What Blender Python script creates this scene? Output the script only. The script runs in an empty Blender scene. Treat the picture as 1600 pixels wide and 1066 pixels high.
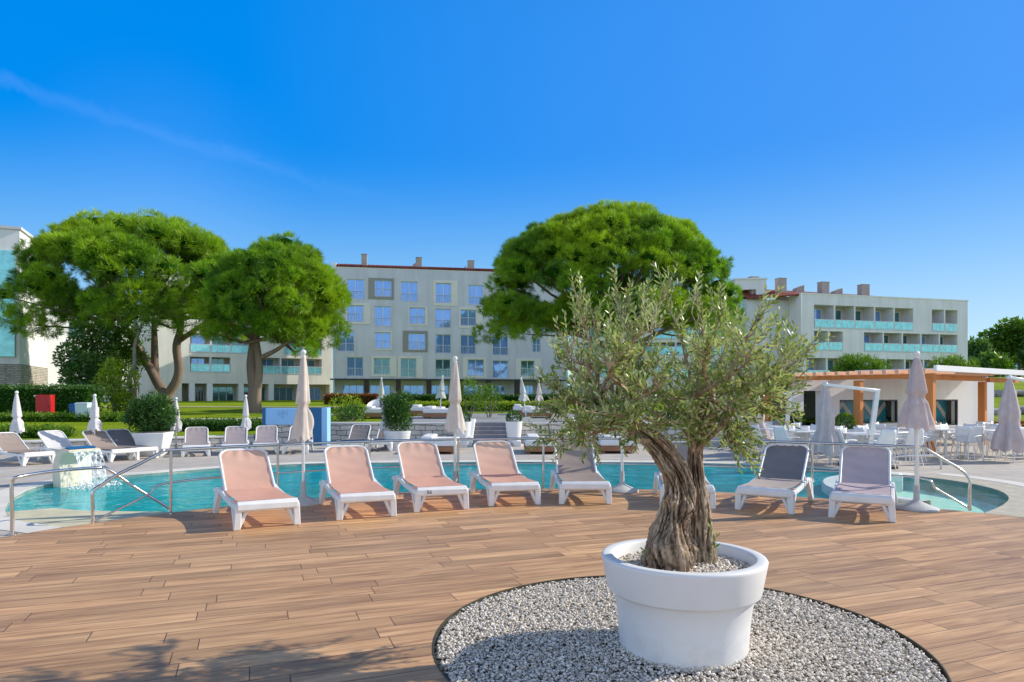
import bpy, math, random
import numpy as np
from mathutils import Vector, Matrix, noise

scene = bpy.context.scene
COL = scene.collection
rnd = random.Random(7)
rng = np.random.default_rng(11)
R = math.radians

# ------------------------------------------------------------------ camera frame (eye 1.6 m above the deck, level, 24 mm)
EYE, K, CX, HZ = 1.6, 1066.67, 800.0, 618.0

def G(px, py, z=0.0):
    """point of the plane at height z seen at this photo position"""
    d = (EYE - z) * K / (py - HZ)
    return Vector(((px - CX) / K * d, d, z))

def A(px, py, d):
    """point at depth d"""
    return Vector(((px - CX) / K * d, d, EYE + (HZ - py) / K * d))

# ------------------------------------------------------------------ materials
MATS = {}
def _new(name):
    m = bpy.data.materials.new(name); m.use_nodes = True
    nt = m.node_tree; nt.nodes.clear()
    out = nt.nodes.new('ShaderNodeOutputMaterial')
    b = nt.nodes.new('ShaderNodeBsdfPrincipled')
    nt.links.new(b.outputs[0], out.inputs[0])
    MATS[name] = m
    return m, nt, b, out

def N(nt, t, **kw):
    n = nt.nodes.new(t)
    for k, v in kw.items():
        if k.startswith('i_'):
            key = k[2:].replace('_', ' ')
            n.inputs[int(key) if key.isdigit() else key].default_value = v
        else:
            setattr(n, k, v)
    return n

def L(nt, a, b): nt.links.new(a, b)

def c4(c): return (c[0], c[1], c[2], 1.0)

def ramp(nt, fac, stops):
    r = N(nt, 'ShaderNodeValToRGB'); L(nt, fac, r.inputs[0])
    els = r.color_ramp.elements
    while len(els) < len(stops): els.new(0.5)
    for e, (p, c) in zip(els, stops): e.position = p; e.color = c4(c)
    return r.outputs[0]

def mixc(nt, fac, a, b, blend='MIX'):
    m = N(nt, 'ShaderNodeMix', data_type='RGBA', blend_type=blend)
    for sock, v in ((m.inputs[0], fac), (m.inputs[6], a), (m.inputs[7], b)):
        if isinstance(v, (int, float)): sock.default_value = v
        elif isinstance(v, tuple): sock.default_value = c4(v)
        else: L(nt, v, sock)
    return m.outputs[2]

def bump(nt, bsdf, h, strength=0.3, dist=0.02):
    b = N(nt, 'ShaderNodeBump', i_Strength=strength, i_Distance=dist)
    L(nt, h, b.inputs['Height']); L(nt, b.outputs[0], bsdf.inputs['Normal'])

def simple(name, col, rough=0.5, var=0.12, scale=3.0, metal=0.0, bmp=0.0, bscale=60.0, spec=0.5, transl=0.0, streak=False, stain=0.0, dust=None):
    """plain surface with large soft tone variation, fine grain and optional streaks"""
    m, nt, b, out = _new(name)
    tc = N(nt, 'ShaderNodeTexCoord')
    src = tc.outputs['Object']
    if streak:
        mp = N(nt, 'ShaderNodeMapping'); mp.inputs['Scale'].default_value = (1, 1, 0.12)
        L(nt, src, mp.inputs[0]); src = mp.outputs[0]
    n1 = N(nt, 'ShaderNodeTexNoise', i_Scale=scale, i_Detail=6.0, i_Roughness=0.6)
    L(nt, src, n1.inputs['Vector'])
    dark = tuple(c * (1 - var) for c in col); lite = tuple(min(1, c * (1 + var * 0.8)) for c in col)
    cc = ramp(nt, n1.outputs['Fac'], [(0.3, dark), (0.7, lite)])
    if stain:
        mp2 = N(nt, 'ShaderNodeMapping'); mp2.inputs['Scale'].default_value = (1.3, 1.3, .09); L(nt, tc.outputs['Object'], mp2.inputs[0])
        n3 = N(nt, 'ShaderNodeTexNoise', i_Scale=1.0, i_Detail=7.0, i_Roughness=.65); L(nt, mp2.outputs[0], n3.inputs['Vector'])
        f3 = N(nt, 'ShaderNodeMapRange', i_1=.45, i_2=.75, i_3=0.0, i_4=stain); L(nt, n3.outputs['Fac'], f3.inputs[0])
        cc = mixc(nt, f3.outputs[0], cc, tuple(c * .45 for c in col))
    if dust:
        s3 = N(nt, 'ShaderNodeSeparateXYZ'); L(nt, tc.outputs['Object'], s3.inputs[0])
        n4 = N(nt, 'ShaderNodeTexNoise', i_Scale=9.0, i_Detail=8.0, i_Roughness=.7); L(nt, tc.outputs['Object'], n4.inputs['Vector'])
        z4 = N(nt, 'ShaderNodeMapRange', i_1=0.0, i_2=.26, i_3=.42, i_4=.06); L(nt, s3.outputs[2], z4.inputs[0])
        f4 = N(nt, 'ShaderNodeMapRange', i_1=.42, i_2=.68, i_3=0.0, i_4=1.0); L(nt, n4.outputs['Fac'], f4.inputs[0])
        m4 = N(nt, 'ShaderNodeMath', operation='MULTIPLY'); L(nt, z4.outputs[0], m4.inputs[0]); L(nt, f4.outputs[0], m4.inputs[1])
        cc = mixc(nt, m4.outputs[0], cc, dust)
    L(nt, cc, b.inputs['Base Color'])
    b.inputs['Roughness'].default_value = rough
    b.inputs['Metallic'].default_value = metal
    b.inputs['Specular IOR Level'].default_value = spec
    if bmp:
        n2 = N(nt, 'ShaderNodeTexNoise', i_Scale=bscale, i_Detail=4.0)
        L(nt, tc.outputs['Object'], n2.inputs['Vector'])
        bump(nt, b, n2.outputs['Fac'], bmp, 0.01)
    if transl:
        t = N(nt, 'ShaderNodeBsdfTranslucent'); L(nt, cc, t.inputs[0])
        mx = N(nt, 'ShaderNodeMixShader', i_0=transl)
        L(nt, b.outputs[0], mx.inputs[1]); L(nt, t.outputs[0], mx.inputs[2]); L(nt, mx.outputs[0], out.inputs[0])
    return m

def leafy(name, dark, lite, back=None, rough=0.45, transl=0.35, spec=0.4, patch=None, pscale=0.5):
    """foliage: per-leaf 'tint' attribute from dark to light, optional pale back face, translucent"""
    m, nt, b, out = _new(name)
    at = N(nt, 'ShaderNodeAttribute', attribute_name='tint')
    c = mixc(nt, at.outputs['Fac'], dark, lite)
    if patch:
        tc = N(nt, 'ShaderNodeTexCoord')
        n1 = N(nt, 'ShaderNodeTexNoise', i_Scale=pscale, i_Detail=3.0); L(nt, tc.outputs['Object'], n1.inputs['Vector'])
        f = N(nt, 'ShaderNodeMapRange', i_1=0.42, i_2=0.66); L(nt, n1.outputs['Fac'], f.inputs[0])
        c = mixc(nt, f.outputs[0], c, patch)
    if back:
        g = N(nt, 'ShaderNodeNewGeometry')
        c = mixc(nt, g.outputs['Backfacing'], c, back)
    L(nt, c, b.inputs['Base Color'])
    b.inputs['Roughness'].default_value = rough
    b.inputs['Specular IOR Level'].default_value = spec
    t = N(nt, 'ShaderNodeBsdfTranslucent')
    c2 = mixc(nt, 1.0, c, (1.25, 1.25, 0.55), 'MULTIPLY'); L(nt, c2, t.inputs[0])
    mx = N(nt, 'ShaderNodeMixShader', i_0=transl)
    L(nt, b.outputs[0], mx.inputs[1]); L(nt, t.outputs[0], mx.inputs[2]); L(nt, mx.outputs[0], out.inputs[0])
    return m

def brickish(name, c1, c2, mortar, scale, bw, rh, msize=0.03, rough=0.85, bmp=0.6, axis='XZ', offs=0.5, distort=0.0, var=0.35, rot=0.0):
    m, nt, b, out = _new(name)
    tc = N(nt, 'ShaderNodeTexCoord')
    vec = tc.outputs['Object']
    if rot:
        mp = N(nt, 'ShaderNodeMapping'); mp.inputs['Rotation'].default_value = (0, 0, rot); L(nt, vec, mp.inputs[0]); vec = mp.outputs[0]
    if axis == 'XZ':
        s = N(nt, 'ShaderNodeSeparateXYZ'); L(nt, vec, s.inputs[0])
        ad = N(nt, 'ShaderNodeMath', operation='ADD'); L(nt, s.outputs[0], ad.inputs[0]); L(nt, s.outputs[1], ad.inputs[1])
        cb = N(nt, 'ShaderNodeCombineXYZ'); L(nt, ad.outputs[0], cb.inputs[0]); L(nt, s.outputs[2], cb.inputs[1]); vec = cb.outputs[0]
    if distort:
        nz = N(nt, 'ShaderNodeTexNoise', i_Scale=3.0, i_Detail=1.0); L(nt, vec, nz.inputs['Vector'])
        vm = N(nt, 'ShaderNodeVectorMath', operation='SCALE'); vm.inputs['Scale'].default_value = distort
        L(nt, nz.outputs['Color'], vm.inputs[0])
        va = N(nt, 'ShaderNodeVectorMath', operation='ADD'); L(nt, vec, va.inputs[0]); L(nt, vm.outputs[0], va.inputs[1]); vec = va.outputs[0]
    br = N(nt, 'ShaderNodeTexBrick', i_Scale=scale, i_Bias=0.0)
    br.offset = offs
    br.inputs['Color1'].default_value = c4(c1); br.inputs['Color2'].default_value = c4(c2); br.inputs['Mortar'].default_value = c4(mortar)
    br.inputs['Mortar Size'].default_value = msize; br.inputs['Mortar Smooth'].default_value = 0.25
    br.inputs['Brick Width'].default_value = bw; br.inputs['Row Height'].default_value = rh
    L(nt, vec, br.inputs['Vector'])
    n1 = N(nt, 'ShaderNodeTexNoise', i_Scale=2.2, i_Detail=7.0, i_Roughness=0.65); L(nt, vec, n1.inputs['Vector'])
    f = N(nt, 'ShaderNodeMapRange', i_1=0.25, i_2=0.75, i_3=1 - var, i_4=1 + var * 0.6); L(nt, n1.outputs['Fac'], f.inputs[0])
    vm = N(nt, 'ShaderNodeVectorMath', operation='SCALE'); L(nt, br.outputs['Color'], vm.inputs[0]); L(nt, f.outputs[0], vm.inputs['Scale'])
    L(nt, vm.outputs[0], b.inputs['Base Color'])
    b.inputs['Roughness'].default_value = rough
    inv = N(nt, 'ShaderNodeMath', operation='SUBTRACT', i_0=1.0); L(nt, br.outputs['Fac'], inv.inputs[1])
    n2 = N(nt, 'ShaderNodeTexNoise', i_Scale=18.0, i_Detail=5.0); L(nt, vec, n2.inputs['Vector'])
    ad2 = N(nt, 'ShaderNodeMath', operation='MULTIPLY_ADD', i_1=0.5); L(nt, n2.outputs['Fac'], ad2.inputs[0]); L(nt, inv.outputs[0], ad2.inputs[2])
    bump(nt, b, ad2.outputs[0], bmp, 0.03)
    return m

def wood_deck(name):
    """ceramic wood-look planks: random tone per plank, stretched grain, thin dark joints"""
    m, nt, b, out = _new(name)
    tc = N(nt, 'ShaderNodeTexCoord')
    mp = N(nt, 'ShaderNodeMapping'); mp.inputs['Rotation'].default_value = (0, 0, -R(21)); L(nt, tc.outputs['Object'], mp.inputs[0])
    v0 = mp.outputs[0]
    # every row of planks starts at its own random offset
    sp = N(nt, 'ShaderNodeSeparateXYZ'); L(nt, v0, sp.inputs[0])
    dv = N(nt, 'ShaderNodeMath', operation='DIVIDE', i_1=0.205); L(nt, sp.outputs[1], dv.inputs[0])
    fl = N(nt, 'ShaderNodeMath', operation='FLOOR'); L(nt, dv.outputs[0], fl.inputs[0])
    wn = N(nt, 'ShaderNodeTexWhiteNoise', noise_dimensions='1D'); L(nt, fl.outputs[0], wn.inputs['W'])
    sh = N(nt, 'ShaderNodeMath', operation='MULTIPLY_ADD', i_1=1.25); L(nt, wn.outputs['Value'], sh.inputs[0]); L(nt, sp.outputs[0], sh.inputs[2])
    cv_ = N(nt, 'ShaderNodeCombineXYZ'); L(nt, sh.outputs[0], cv_.inputs[0]); L(nt, sp.outputs[1], cv_.inputs[1]); v = cv_.outputs[0]
    br = N(nt, 'ShaderNodeTexBrick', i_Scale=1.0, i_Bias=0.0); br.offset = 0.0; br.offset_frequency = 1
    br.inputs['Color1'].default_value = (0, 0, 0, 1); br.inputs['Color2'].default_value = (1, 1, 1, 1); br.inputs['Mortar'].default_value = (0, 0, 0, 1)
    br.inputs['Mortar Size'].default_value = 0.0035; br.inputs['Mortar Smooth'].default_value = 0.1
    br.inputs['Brick Width'].default_value = 1.25; br.inputs['Row Height'].default_value = 0.205
    L(nt, v, br.inputs['Vector'])
    # grain shifted per plank so it breaks at the joints
    sc = N(nt, 'ShaderNodeVectorMath', operation='SCALE'); sc.inputs['Scale'].default_value = 37.0; L(nt, br.outputs['Color'], sc.inputs[0])
    ad = N(nt, 'ShaderNodeVectorMath', operation='ADD'); L(nt, v, ad.inputs[0]); L(nt, sc.outputs[0], ad.inputs[1])
    st = N(nt, 'ShaderNodeMapping'); st.inputs['Scale'].default_value = (0.75, 9.0, 1.0); L(nt, ad.outputs[0], st.inputs[0])
    g1 = N(nt, 'ShaderNodeTexNoise', i_Scale=1.6, i_Detail=8.0, i_Roughness=0.62, i_Distortion=0.6); L(nt, st.outputs[0], g1.inputs['Vector'])
    st2 = N(nt, 'ShaderNodeMapping'); st2.inputs['Scale'].default_value = (2.2, 70.0, 1.0); L(nt, ad.outputs[0], st2.inputs[0])
    g2 = N(nt, 'ShaderNodeTexNoise', i_Scale=2.0, i_Detail=4.0); L(nt, st2.outputs[0], g2.inputs['Vector'])
    base = ramp(nt, g1.outputs['Fac'], [(0.22, (0.24, 0.11, 0.045)), (0.45, (0.49, 0.265, 0.12)), (0.60, (0.66, 0.38, 0.18)), (0.80, (0.84, 0.54, 0.28))])
    tone = N(nt, 'ShaderNodeMapRange', i_3=0.72, i_4=1.18); L(nt, br.outputs['Color'], tone.inputs[0])
    vs = N(nt, 'ShaderNodeVectorMath', operation='SCALE'); L(nt, base, vs.inputs[0]); L(nt, tone.outputs[0], vs.inputs['Scale'])
    f2 = N(nt, 'ShaderNodeMapRange', i_1=0.35, i_2=0.65, i_3=0.86, i_4=1.08); L(nt, g2.outputs['Fac'], f2.inputs[0])
    vs2 = N(nt, 'ShaderNodeVectorMath', operation='SCALE'); L(nt, vs.outputs[0], vs2.inputs[0]); L(nt, f2.outputs[0], vs2.inputs['Scale'])
    big = N(nt, 'ShaderNodeTexNoise', i_Scale=0.55, i_Detail=4.0); L(nt, tc.outputs['Object'], big.inputs['Vector'])
    gf = N(nt, 'ShaderNodeMapRange', i_1=0.45, i_2=0.75, i_3=0.0, i_4=0.35); L(nt, big.outputs['Fac'], gf.inputs[0])
    c = mixc(nt, gf.outputs[0], vs2.outputs[0], (0.56, 0.37, 0.20))
    c = mixc(nt, br.outputs['Fac'], c, (0.10, 0.055, 0.03))
    L(nt, c, b.inputs['Base Color'])
    rr = N(nt, 'ShaderNodeMapRange', i_3=0.42, i_4=0.62); L(nt, g1.outputs['Fac'], rr.inputs[0]); L(nt, rr.outputs[0], b.inputs['Roughness'])
    b.inputs['Specular IOR Level'].default_value = 0.35
    inv = N(nt, 'ShaderNodeMath', operation='MULTIPLY_ADD', i_1=-1.5); L(nt, br.outputs['Fac'], inv.inputs[0]); L(nt, g2.outputs['Fac'], inv.inputs[2])
    bump(nt, b, inv.outputs[0], 0.25, 0.006)
    return m

def grass_mat(name, a, bcol, c, scale=1.0):
    m, nt, b, out = _new(name)
    tc = N(nt, 'ShaderNodeTexCoord')
    n1 = N(nt, 'ShaderNodeTexNoise', i_Scale=0.25 * scale, i_Detail=8.0, i_Roughness=0.7); L(nt, tc.outputs['Object'], n1.inputs['Vector'])
    n2 = N(nt, 'ShaderNodeTexNoise', i_Scale=14.0 * scale, i_Detail=6.0, i_Roughness=0.75); L(nt, tc.outputs['Object'], n2.inputs['Vector'])
    c1 = ramp(nt, n1.outputs['Fac'], [(0.32, a), (0.5, bcol), (0.7, c)])
    f = N(nt, 'ShaderNodeMapRange', i_1=0.3, i_2=0.7, i_3=0.6, i_4=1.3); L(nt, n2.outputs['Fac'], f.inputs[0])
    vs = N(nt, 'ShaderNodeVectorMath', operation='SCALE'); L(nt, c1, vs.inputs[0]); L(nt, f.outputs[0], vs.inputs['Scale'])
    L(nt, vs.outputs[0], b.inputs['Base Color']); b.inputs['Roughness'].default_value = 0.9
    b.inputs['Specular IOR Level'].default_value = 0.1
    bump(nt, b, n2.outputs['Fac'], 0.9, 0.08)
    return m

def glassy(name, tint, metal=0.65, rough=0.04, wav=0.02, curtain=None):
    """window pane: mirrors the sky, tinted, with slight waviness; optional drawn-curtain folds behind"""
    m, nt, b, out = _new(name)
    tc = N(nt, 'ShaderNodeTexCoord')
    n1 = N(nt, 'ShaderNodeTexNoise', i_Scale=0.9, i_Detail=2.0); L(nt, tc.outputs['Object'], n1.inputs['Vector'])
    c = mixc(nt, n1.outputs['Fac'], tuple(t * 0.7 for t in tint), tuple(min(1, t * 1.25) for t in tint))
    if curtain:
        w = N(nt, 'ShaderNodeTexWave', i_Scale=2.2, i_Distortion=3.0); L(nt, tc.outputs['Object'], w.inputs['Vector'])
        f = N(nt, 'ShaderNodeMath', operation='MULTIPLY', i_1=0.34); L(nt, w.outputs['Fac'], f.inputs[0])
        c = mixc(nt, f.outputs[0], c, curtain)
    L(nt, c, b.inputs['Base Color'])
    b.inputs['Metallic'].default_value = metal; b.inputs['Roughness'].default_value = rough
    n2 = N(nt, 'ShaderNodeTexNoise', i_Scale=0.7); L(nt, tc.outputs['Object'], n2.inputs['Vector'])
    bump(nt, b, n2.outputs['Fac'], wav, 0.3)
    return m

# ------------------------------------------------------------------ mesh builder
class MB:
    def __init__(s): s.v = []; s.f = []; s.mi = []; s.cur = 0
    def add(s, vs, fs):
        o = len(s.v); s.v.extend([tuple(v) for v in vs]); s.f.extend([tuple(i + o for i in f) for f in fs]); s.mi.extend([s.cur] * len(fs)); return s
    def hexa(s, p):
        return s.add(p, [(3, 2, 1, 0), (4, 5, 6, 7), (0, 1, 5, 4), (1, 2, 6, 5), (2, 3, 7, 6), (3, 0, 4, 7)])
    def box(s, cx, cy, cz, sx, sy, sz, rz=0.0):
        c, n = math.cos(rz), math.sin(rz); p = []
        for dz in (-.5, .5):
            for dx, dy in ((-.5, -.5), (.5, -.5), (.5, .5), (-.5, .5)):
                x, y = dx * sx, dy * sy
                p.append((cx + c * x - n * y, cy + n * x + c * y, cz + dz * sz))
        return s.hexa(p)
    def bx(s, x0, x1, y0, y1, z0, z1):
        return s.box((x0 + x1) / 2, (y0 + y1) / 2, (z0 + z1) / 2, x1 - x0, y1 - y0, z1 - z0)
    def bar(s, a, b, w, h, up=(0, 0, 1)):
        """rectangular bar from a to b"""
        a, b = Vector(a), Vector(b); d = (b - a).normalized(); u = Vector(up)
        if abs(d.dot(u)) > 0.98: u = Vector((0, 1, 0))
        x = d.cross(u).normalized() * w / 2; y = x.cross(d).normalized() * h / 2
        return s.hexa([a - x - y, a + x - y, a + x + y, a - x + y, b - x - y, b + x - y, b + x + y, b - x + y])
    def tube(s, pts, r, seg=8, caps=True, closed=False, flat=1.0):
        pts = [Vector(p) for p in pts]; n = len(pts)
        rs = r if isinstance(r, (list, tuple)) else [r] * n
        vs, fs = [], []
        prev = None
        for i, p in enumerate(pts):
            if closed: t = pts[(i + 1) % n] - pts[i - 1]
            else: t = pts[min(i + 1, n - 1)] - pts[max(i - 1, 0)]
            t = t.normalized() if t.length > 1e-9 else Vector((0, 0, 1))
            if prev is None:
                ref = Vector((0, 0, 1)) if abs(t.z) < 0.9 else Vector((0, 1, 0))
                u = t.cross(ref).normalized()
            else:
                u = (prev - t * prev.dot(t)); u = u.normalized() if u.length > 1e-6 else t.orthogonal().normalized()
            prev = u; w = t.cross(u)
            for k in range(seg):
                a = 2 * math.pi * k / seg
                vs.append(p + (u * math.cos(a) + w * math.sin(a) * flat) * rs[i])
        m = n if closed else n - 1
        for i in range(m):
            for k in range(seg):
                a = i * seg + k; b = i * seg + (k + 1) % seg; j = ((i + 1) % n) * seg
                fs.append((a, b, j + (k + 1) % seg, j + k))
        if caps and not closed:
            fs.append(tuple(reversed(range(seg)))); fs.append(tuple((n - 1) * seg + k for k in range(seg)))
        return s.add(vs, fs)
    def lathe(s, prof, seg=32, c=(0, 0, 0), cap0=False, cap1=False, fn=None):
        vs, fs = [], []
        for i, (r, z) in enumerate(prof):
            for k in range(seg):
                a = 2 * math.pi * k / seg
                rr, zz = (r, z) if fn is None else fn(a, i, r, z)
                vs.append((c[0] + rr * math.cos(a), c[1] + rr * math.sin(a), c[2] + zz))
        for i in range(len(prof) - 1):
            for k in range(seg):
                fs.append((i * seg + k, i * seg + (k + 1) % seg, (i + 1) * seg + (k + 1) % seg, (i + 1) * seg + k))
        if cap0: fs.append(tuple(reversed(range(seg))))
        if cap1: fs.append(tuple((len(prof) - 1) * seg + k for k in range(seg)))
        return s.add(vs, fs)
    def grid(s, nu, nv, fn):
        vs = [fn(i / nu, j / nv) for j in range(nv + 1) for i in range(nu + 1)]
        fs = [(j * (nu + 1) + i, j * (nu + 1) + i + 1, (j + 1) * (nu + 1) + i + 1, (j + 1) * (nu + 1) + i) for j in range(nv) for i in range(nu)]
        return s.add(vs, fs)
    def sphere(s, c, r, seg=12, rings=8, sz=1.0):
        return s.lathe([(max(1e-4, r * math.sin(math.pi * i / rings)), -r * sz * math.cos(math.pi * i / rings)) for i in range(rings + 1)], seg, c)
    def prism(s, poly, z0, z1):
        n = len(poly)
        vs = [(x, y, z0) for x, y in poly] + [(x, y, z1) for x, y in poly]
        fs = [tuple(reversed(range(n))), tuple(range(n, 2 * n))] + [(i, (i + 1) % n, n + (i + 1) % n, n + i) for i in range(n)]
        return s.add(vs, fs)
    def extr(s, poly, axis, a0, a1):
        """polygon in the (other two) axes extruded along axis"""
        n = len(poly); vs = []
        for a in (a0, a1):
            for p, q in poly:
                vs.append((a, p, q) if axis == 'x' else (p, a, q))
        fs = [tuple(range(n)), tuple(reversed(range(n, 2 * n)))] + [(n + i, n + (i + 1) % n, (i + 1) % n, i) for i in range(n)]
        return s.add(vs, fs)

def link(name, me, parent=None):
    o = bpy.data.objects.new(name, me); COL.objects.link(o)
    if parent: o.parent = parent
    return o

def mesh_obj(name, mb, mats, parent=None, smooth=None, label=None, tint=None, bev=0.0, bseg=2, recalc=True):
    me = bpy.data.meshes.new(name)
    me.from_pydata(mb.v, [], mb.f)
    if recalc:
        import bmesh
        bm = bmesh.new(); bm.from_mesh(me); bmesh.ops.recalc_face_normals(bm, faces=bm.faces[:]); bm.to_mesh(me); bm.free()
    mats = mats if isinstance(mats, (list, tuple)) else [mats]
    for m in mats: me.materials.append(MATS[m] if isinstance(m, str) else m)
    if len(mats) > 1: me.polygons.foreach_set('material_index', mb.mi)
    if smooth is not None:
        me.polygons.foreach_set('use_smooth', [True] * len(me.polygons))
        me.set_sharp_from_angle(angle=R(smooth))
    me.update()
    o = link(name, me, parent)
    if bev:
        md = o.modifiers.new('bevel', 'BEVEL'); md.width = bev; md.segments = bseg; md.limit_method = 'ANGLE'; md.angle_limit = R(35)
        md.harden_normals = False
    if label: o['label'] = label
    return o

def np_obj(name, V, F, mats, parent=None, tint=None, smooth=False, mi=None):
    """V (n,3), F (m,k) all same corner count"""
    V = np.asarray(V, np.float32); F = np.asarray(F, np.int32)
    me = bpy.data.meshes.new(name)
    k = F.shape[1]
    me.vertices.add(len(V)); me.vertices.foreach_set('co', V.ravel())
    me.loops.add(F.size); me.loops.foreach_set('vertex_index', F.ravel())
    me.polygons.add(len(F)); me.polygons.foreach_set('loop_start', np.arange(0, F.size, k, dtype=np.int32))
    me.polygons.foreach_set('loop_total', np.full(len(F), k, np.int32))
    mats = mats if isinstance(mats, (list, tuple)) else [mats]
    for m in mats: me.materials.append(MATS[m])
    if mi is not None: me.polygons.foreach_set('material_index', np.asarray(mi, np.int32))
    if tint is not None:
        a = me.attributes.new('tint', 'FLOAT', 'POINT'); a.data.foreach_set('value', np.asarray(tint, np.float32))
    if smooth: me.polygons.foreach_set('use_smooth', np.ones(len(F), bool))
    me.update(calc_edges=True); me.validate()
    return link(name, me, parent)

def tag(o, label=None, cat=None, group=None, kind=None):
    if label: o['label'] = label
    if cat: o['category'] = cat
    if group: o['group'] = group
    if kind: o['kind'] = kind
    return o

def thing(name, label, cat, loc=(0, 0, 0), rz=0.0, group=None):
    o = bpy.data.objects.new(name, None); COL.objects.link(o)
    o.empty_display_size = 0.2
    o.location = loc; o.rotation_euler = (0, 0, rz)
    return tag(o, label, cat, group)

def structure(name, mb, mat, smooth=None, label=None):
    o = mesh_obj(name, mb, mat, None, smooth); o['kind'] = 'structure'
    if label: o['label'] = label
    return o

def copy_tree(src, loc, rz, label, group=None, mat_swap=None):
    def cp(o, par):
        c = o.copy(); COL.objects.link(c); c.parent = par
        for ch in o.children: cp(ch, c)
        return c
    r = cp(src, None); r.location = loc; r.rotation_euler = (0, 0, rz); r['label'] = label
    if group: r['group'] = group
    return r

# ------------------------------------------------------------------ leaf helpers (numpy)
def unit(v): return v / np.maximum(np.linalg.norm(v, axis=-1, keepdims=True), 1e-9)

def leaves(P, D, ln, wd, side=None):
    """one diamond leaf per row: base P, direction D, length ln, width wd"""
    P = np.asarray(P, float); D = unit(np.asarray(D, float)); n = len(P)
    ln = np.broadcast_to(ln, n)[:, None]; wd = np.broadcast_to(wd, n)[:, None]
    q = rng.normal(size=(n, 3)) if side is None else side
    S = unit(np.cross(D, q))
    V = np.empty((n, 4, 3)); V[:, 0] = P; V[:, 1] = P + D * ln * .45 + S * wd * .5; V[:, 2] = P + D * ln; V[:, 3] = P + D * ln * .45 - S * wd * .5
    F = np.arange(n * 4).reshape(n, 4)
    return V.reshape(-1, 3), F

def lobes_in(n, rx, ry, rz, r0, r1, zmin=-0.4, rs=None):
    """random lobe spheres (centre, radius) inside an ellipsoid, biased to its skin"""
    out = []
    while len(out) < n:
        d = unit(rng.normal(size=3))
        if d[2] < zmin: continue
        k = rng.uniform(0.45, 0.92)
        out.append((d * k * np.array([rx, ry, rz]), rng.uniform(r0, r1)))
    return out

def lobe_leaves(lobes, per, ln, wd, outward=0.8, up=0.2, core=True, zcut=None):
    Ps, Ds, Ts = [], [], []
    for c, r in lobes:
        m = max(6, int(per * r * r))
        d = unit(rng.normal(size=(m, 3)))
        k = rng.uniform(0.6, 1.0, (m, 1)) ** 0.5
        p = c + d * r * k
        Ps.append(p); Ds.append(unit(d * outward + rng.normal(size=(m, 3)) * 0.55 + np.array([0, 0, up])))
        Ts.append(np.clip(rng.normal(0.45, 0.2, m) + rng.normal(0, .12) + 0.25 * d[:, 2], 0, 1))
    P = np.concatenate(Ps); D = np.concatenate(Ds); T = np.concatenate(Ts)
    n = len(P)
    V, F = leaves(P, D, ln * rng.uniform(.7, 1.2, n), wd * rng.uniform(.7, 1.2, n))
    return V, F, np.repeat(T, 4)
# ================================================================== materials used
wood_deck('deck_wood')
brickish('paving', (0.48, 0.425, 0.36), (0.54, 0.48, 0.41), (0.32, 0.285, 0.25), 1.0, 0.9, 0.45, 0.006, 0.8, 0.15, axis='XY', var=0.22)
brickish('terrace_paving', (0.30, 0.30, 0.29), (0.36, 0.35, 0.34), (0.2, 0.2, 0.19), 1.0, 0.8, 0.4, 0.008, 0.8, 0.15, axis='XY', var=0.2)
simple('coping', (0.74, 0.68, 0.58), 0.7, 0.14, 1.2, bmp=0.15, bscale=40)
simple('beach_pebble', (0.50, 0.44, 0.33), 0.75, 0.22, 6.0, bmp=0.6, bscale=90)
simple('pool_side', (0.20, 0.44, 0.42), 0.4, 0.15, 2.0)
simple('seat_wall', (0.62, 0.66, 0.60), 0.55, 0.12, 5.0, bmp=0.2)
simple('shelf', (0.62, 0.56, 0.36), 0.7, 0.15, 4.0, bmp=0.3)
simple('earth', (0.16, 0.13, 0.09), 0.95, 0.3, 1.0, bmp=0.5, bscale=8)
grass_mat('lawn', (0.14, 0.24, 0.008), (0.23, 0.32, 0.008), (0.33, 0.40, 0.012))
simple('path', (0.52, 0.46, 0.36), 0.9, 0.15, 0.6, bmp=0.2, bscale=20)
brickish('stone_wall', (0.80, 0.74, 0.63), (0.54, 0.51, 0.46), (0.22, 0.20, 0.17), 1.0, 0.36, 0.165, 0.012, 0.9, 0.9, distort=0.14, var=0.4, offs=0.42)
brickish('stone_fine', (0.68, 0.60, 0.48), (0.46, 0.42, 0.36), (0.24, 0.21, 0.18), 1.0, 0.5, 0.12, 0.02, 0.9, 0.9, distort=0.05, var=0.4)
simple('cap_stone', (0.66, 0.64, 0.60), 0.8, 0.15, 2.0, bmp=0.2)
simple('white_plastic', (0.80, 0.785, 0.755), 0.35, 0.09, 5.0)
simple('white_pot', (0.82, 0.81, 0.79), 0.42, 0.05, 1.6, dust=(.50, .43, .34), bmp=0.02, bscale=120, spec=0.4)
simple('white_paint', (0.78, 0.77, 0.74), 0.6, 0.05, 1.5)
simple('steel', (0.62, 0.60, 0.58), 0.22, 0.12, 6.0, metal=1.0)
simple('pole_alu', (0.74, 0.73, 0.71), 0.35, 0.06, 4.0, metal=0.5)
simple('dark_metal', (0.05, 0.05, 0.055), 0.45, 0.1, 4.0, metal=0.4)
simple('edge_metal', (0.10, 0.085, 0.05), 0.5, 0.2, 5.0, metal=0.5)
simple('sling_sunlit', (0.88, 0.53, 0.41), 0.8, 0.06, 4.0, bmp=0.12, bscale=160, spec=0.2, transl=0.4)  # same taupe cloth, with the sunlight put into its colour
simple('sling_taupe', (0.36, 0.285, 0.245), 0.8, 0.06, 4.0, bmp=0.12, bscale=160, spec=0.2, transl=0.15)
simple('sling_grey_shaded', (0.22, 0.20, 0.20), 0.75, 0.08, 4.0, bmp=0.12, bscale=160, spec=0.25, transl=0.08)  # backrest shade painted into the taupe cloth; far loungers share this grey
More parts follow.
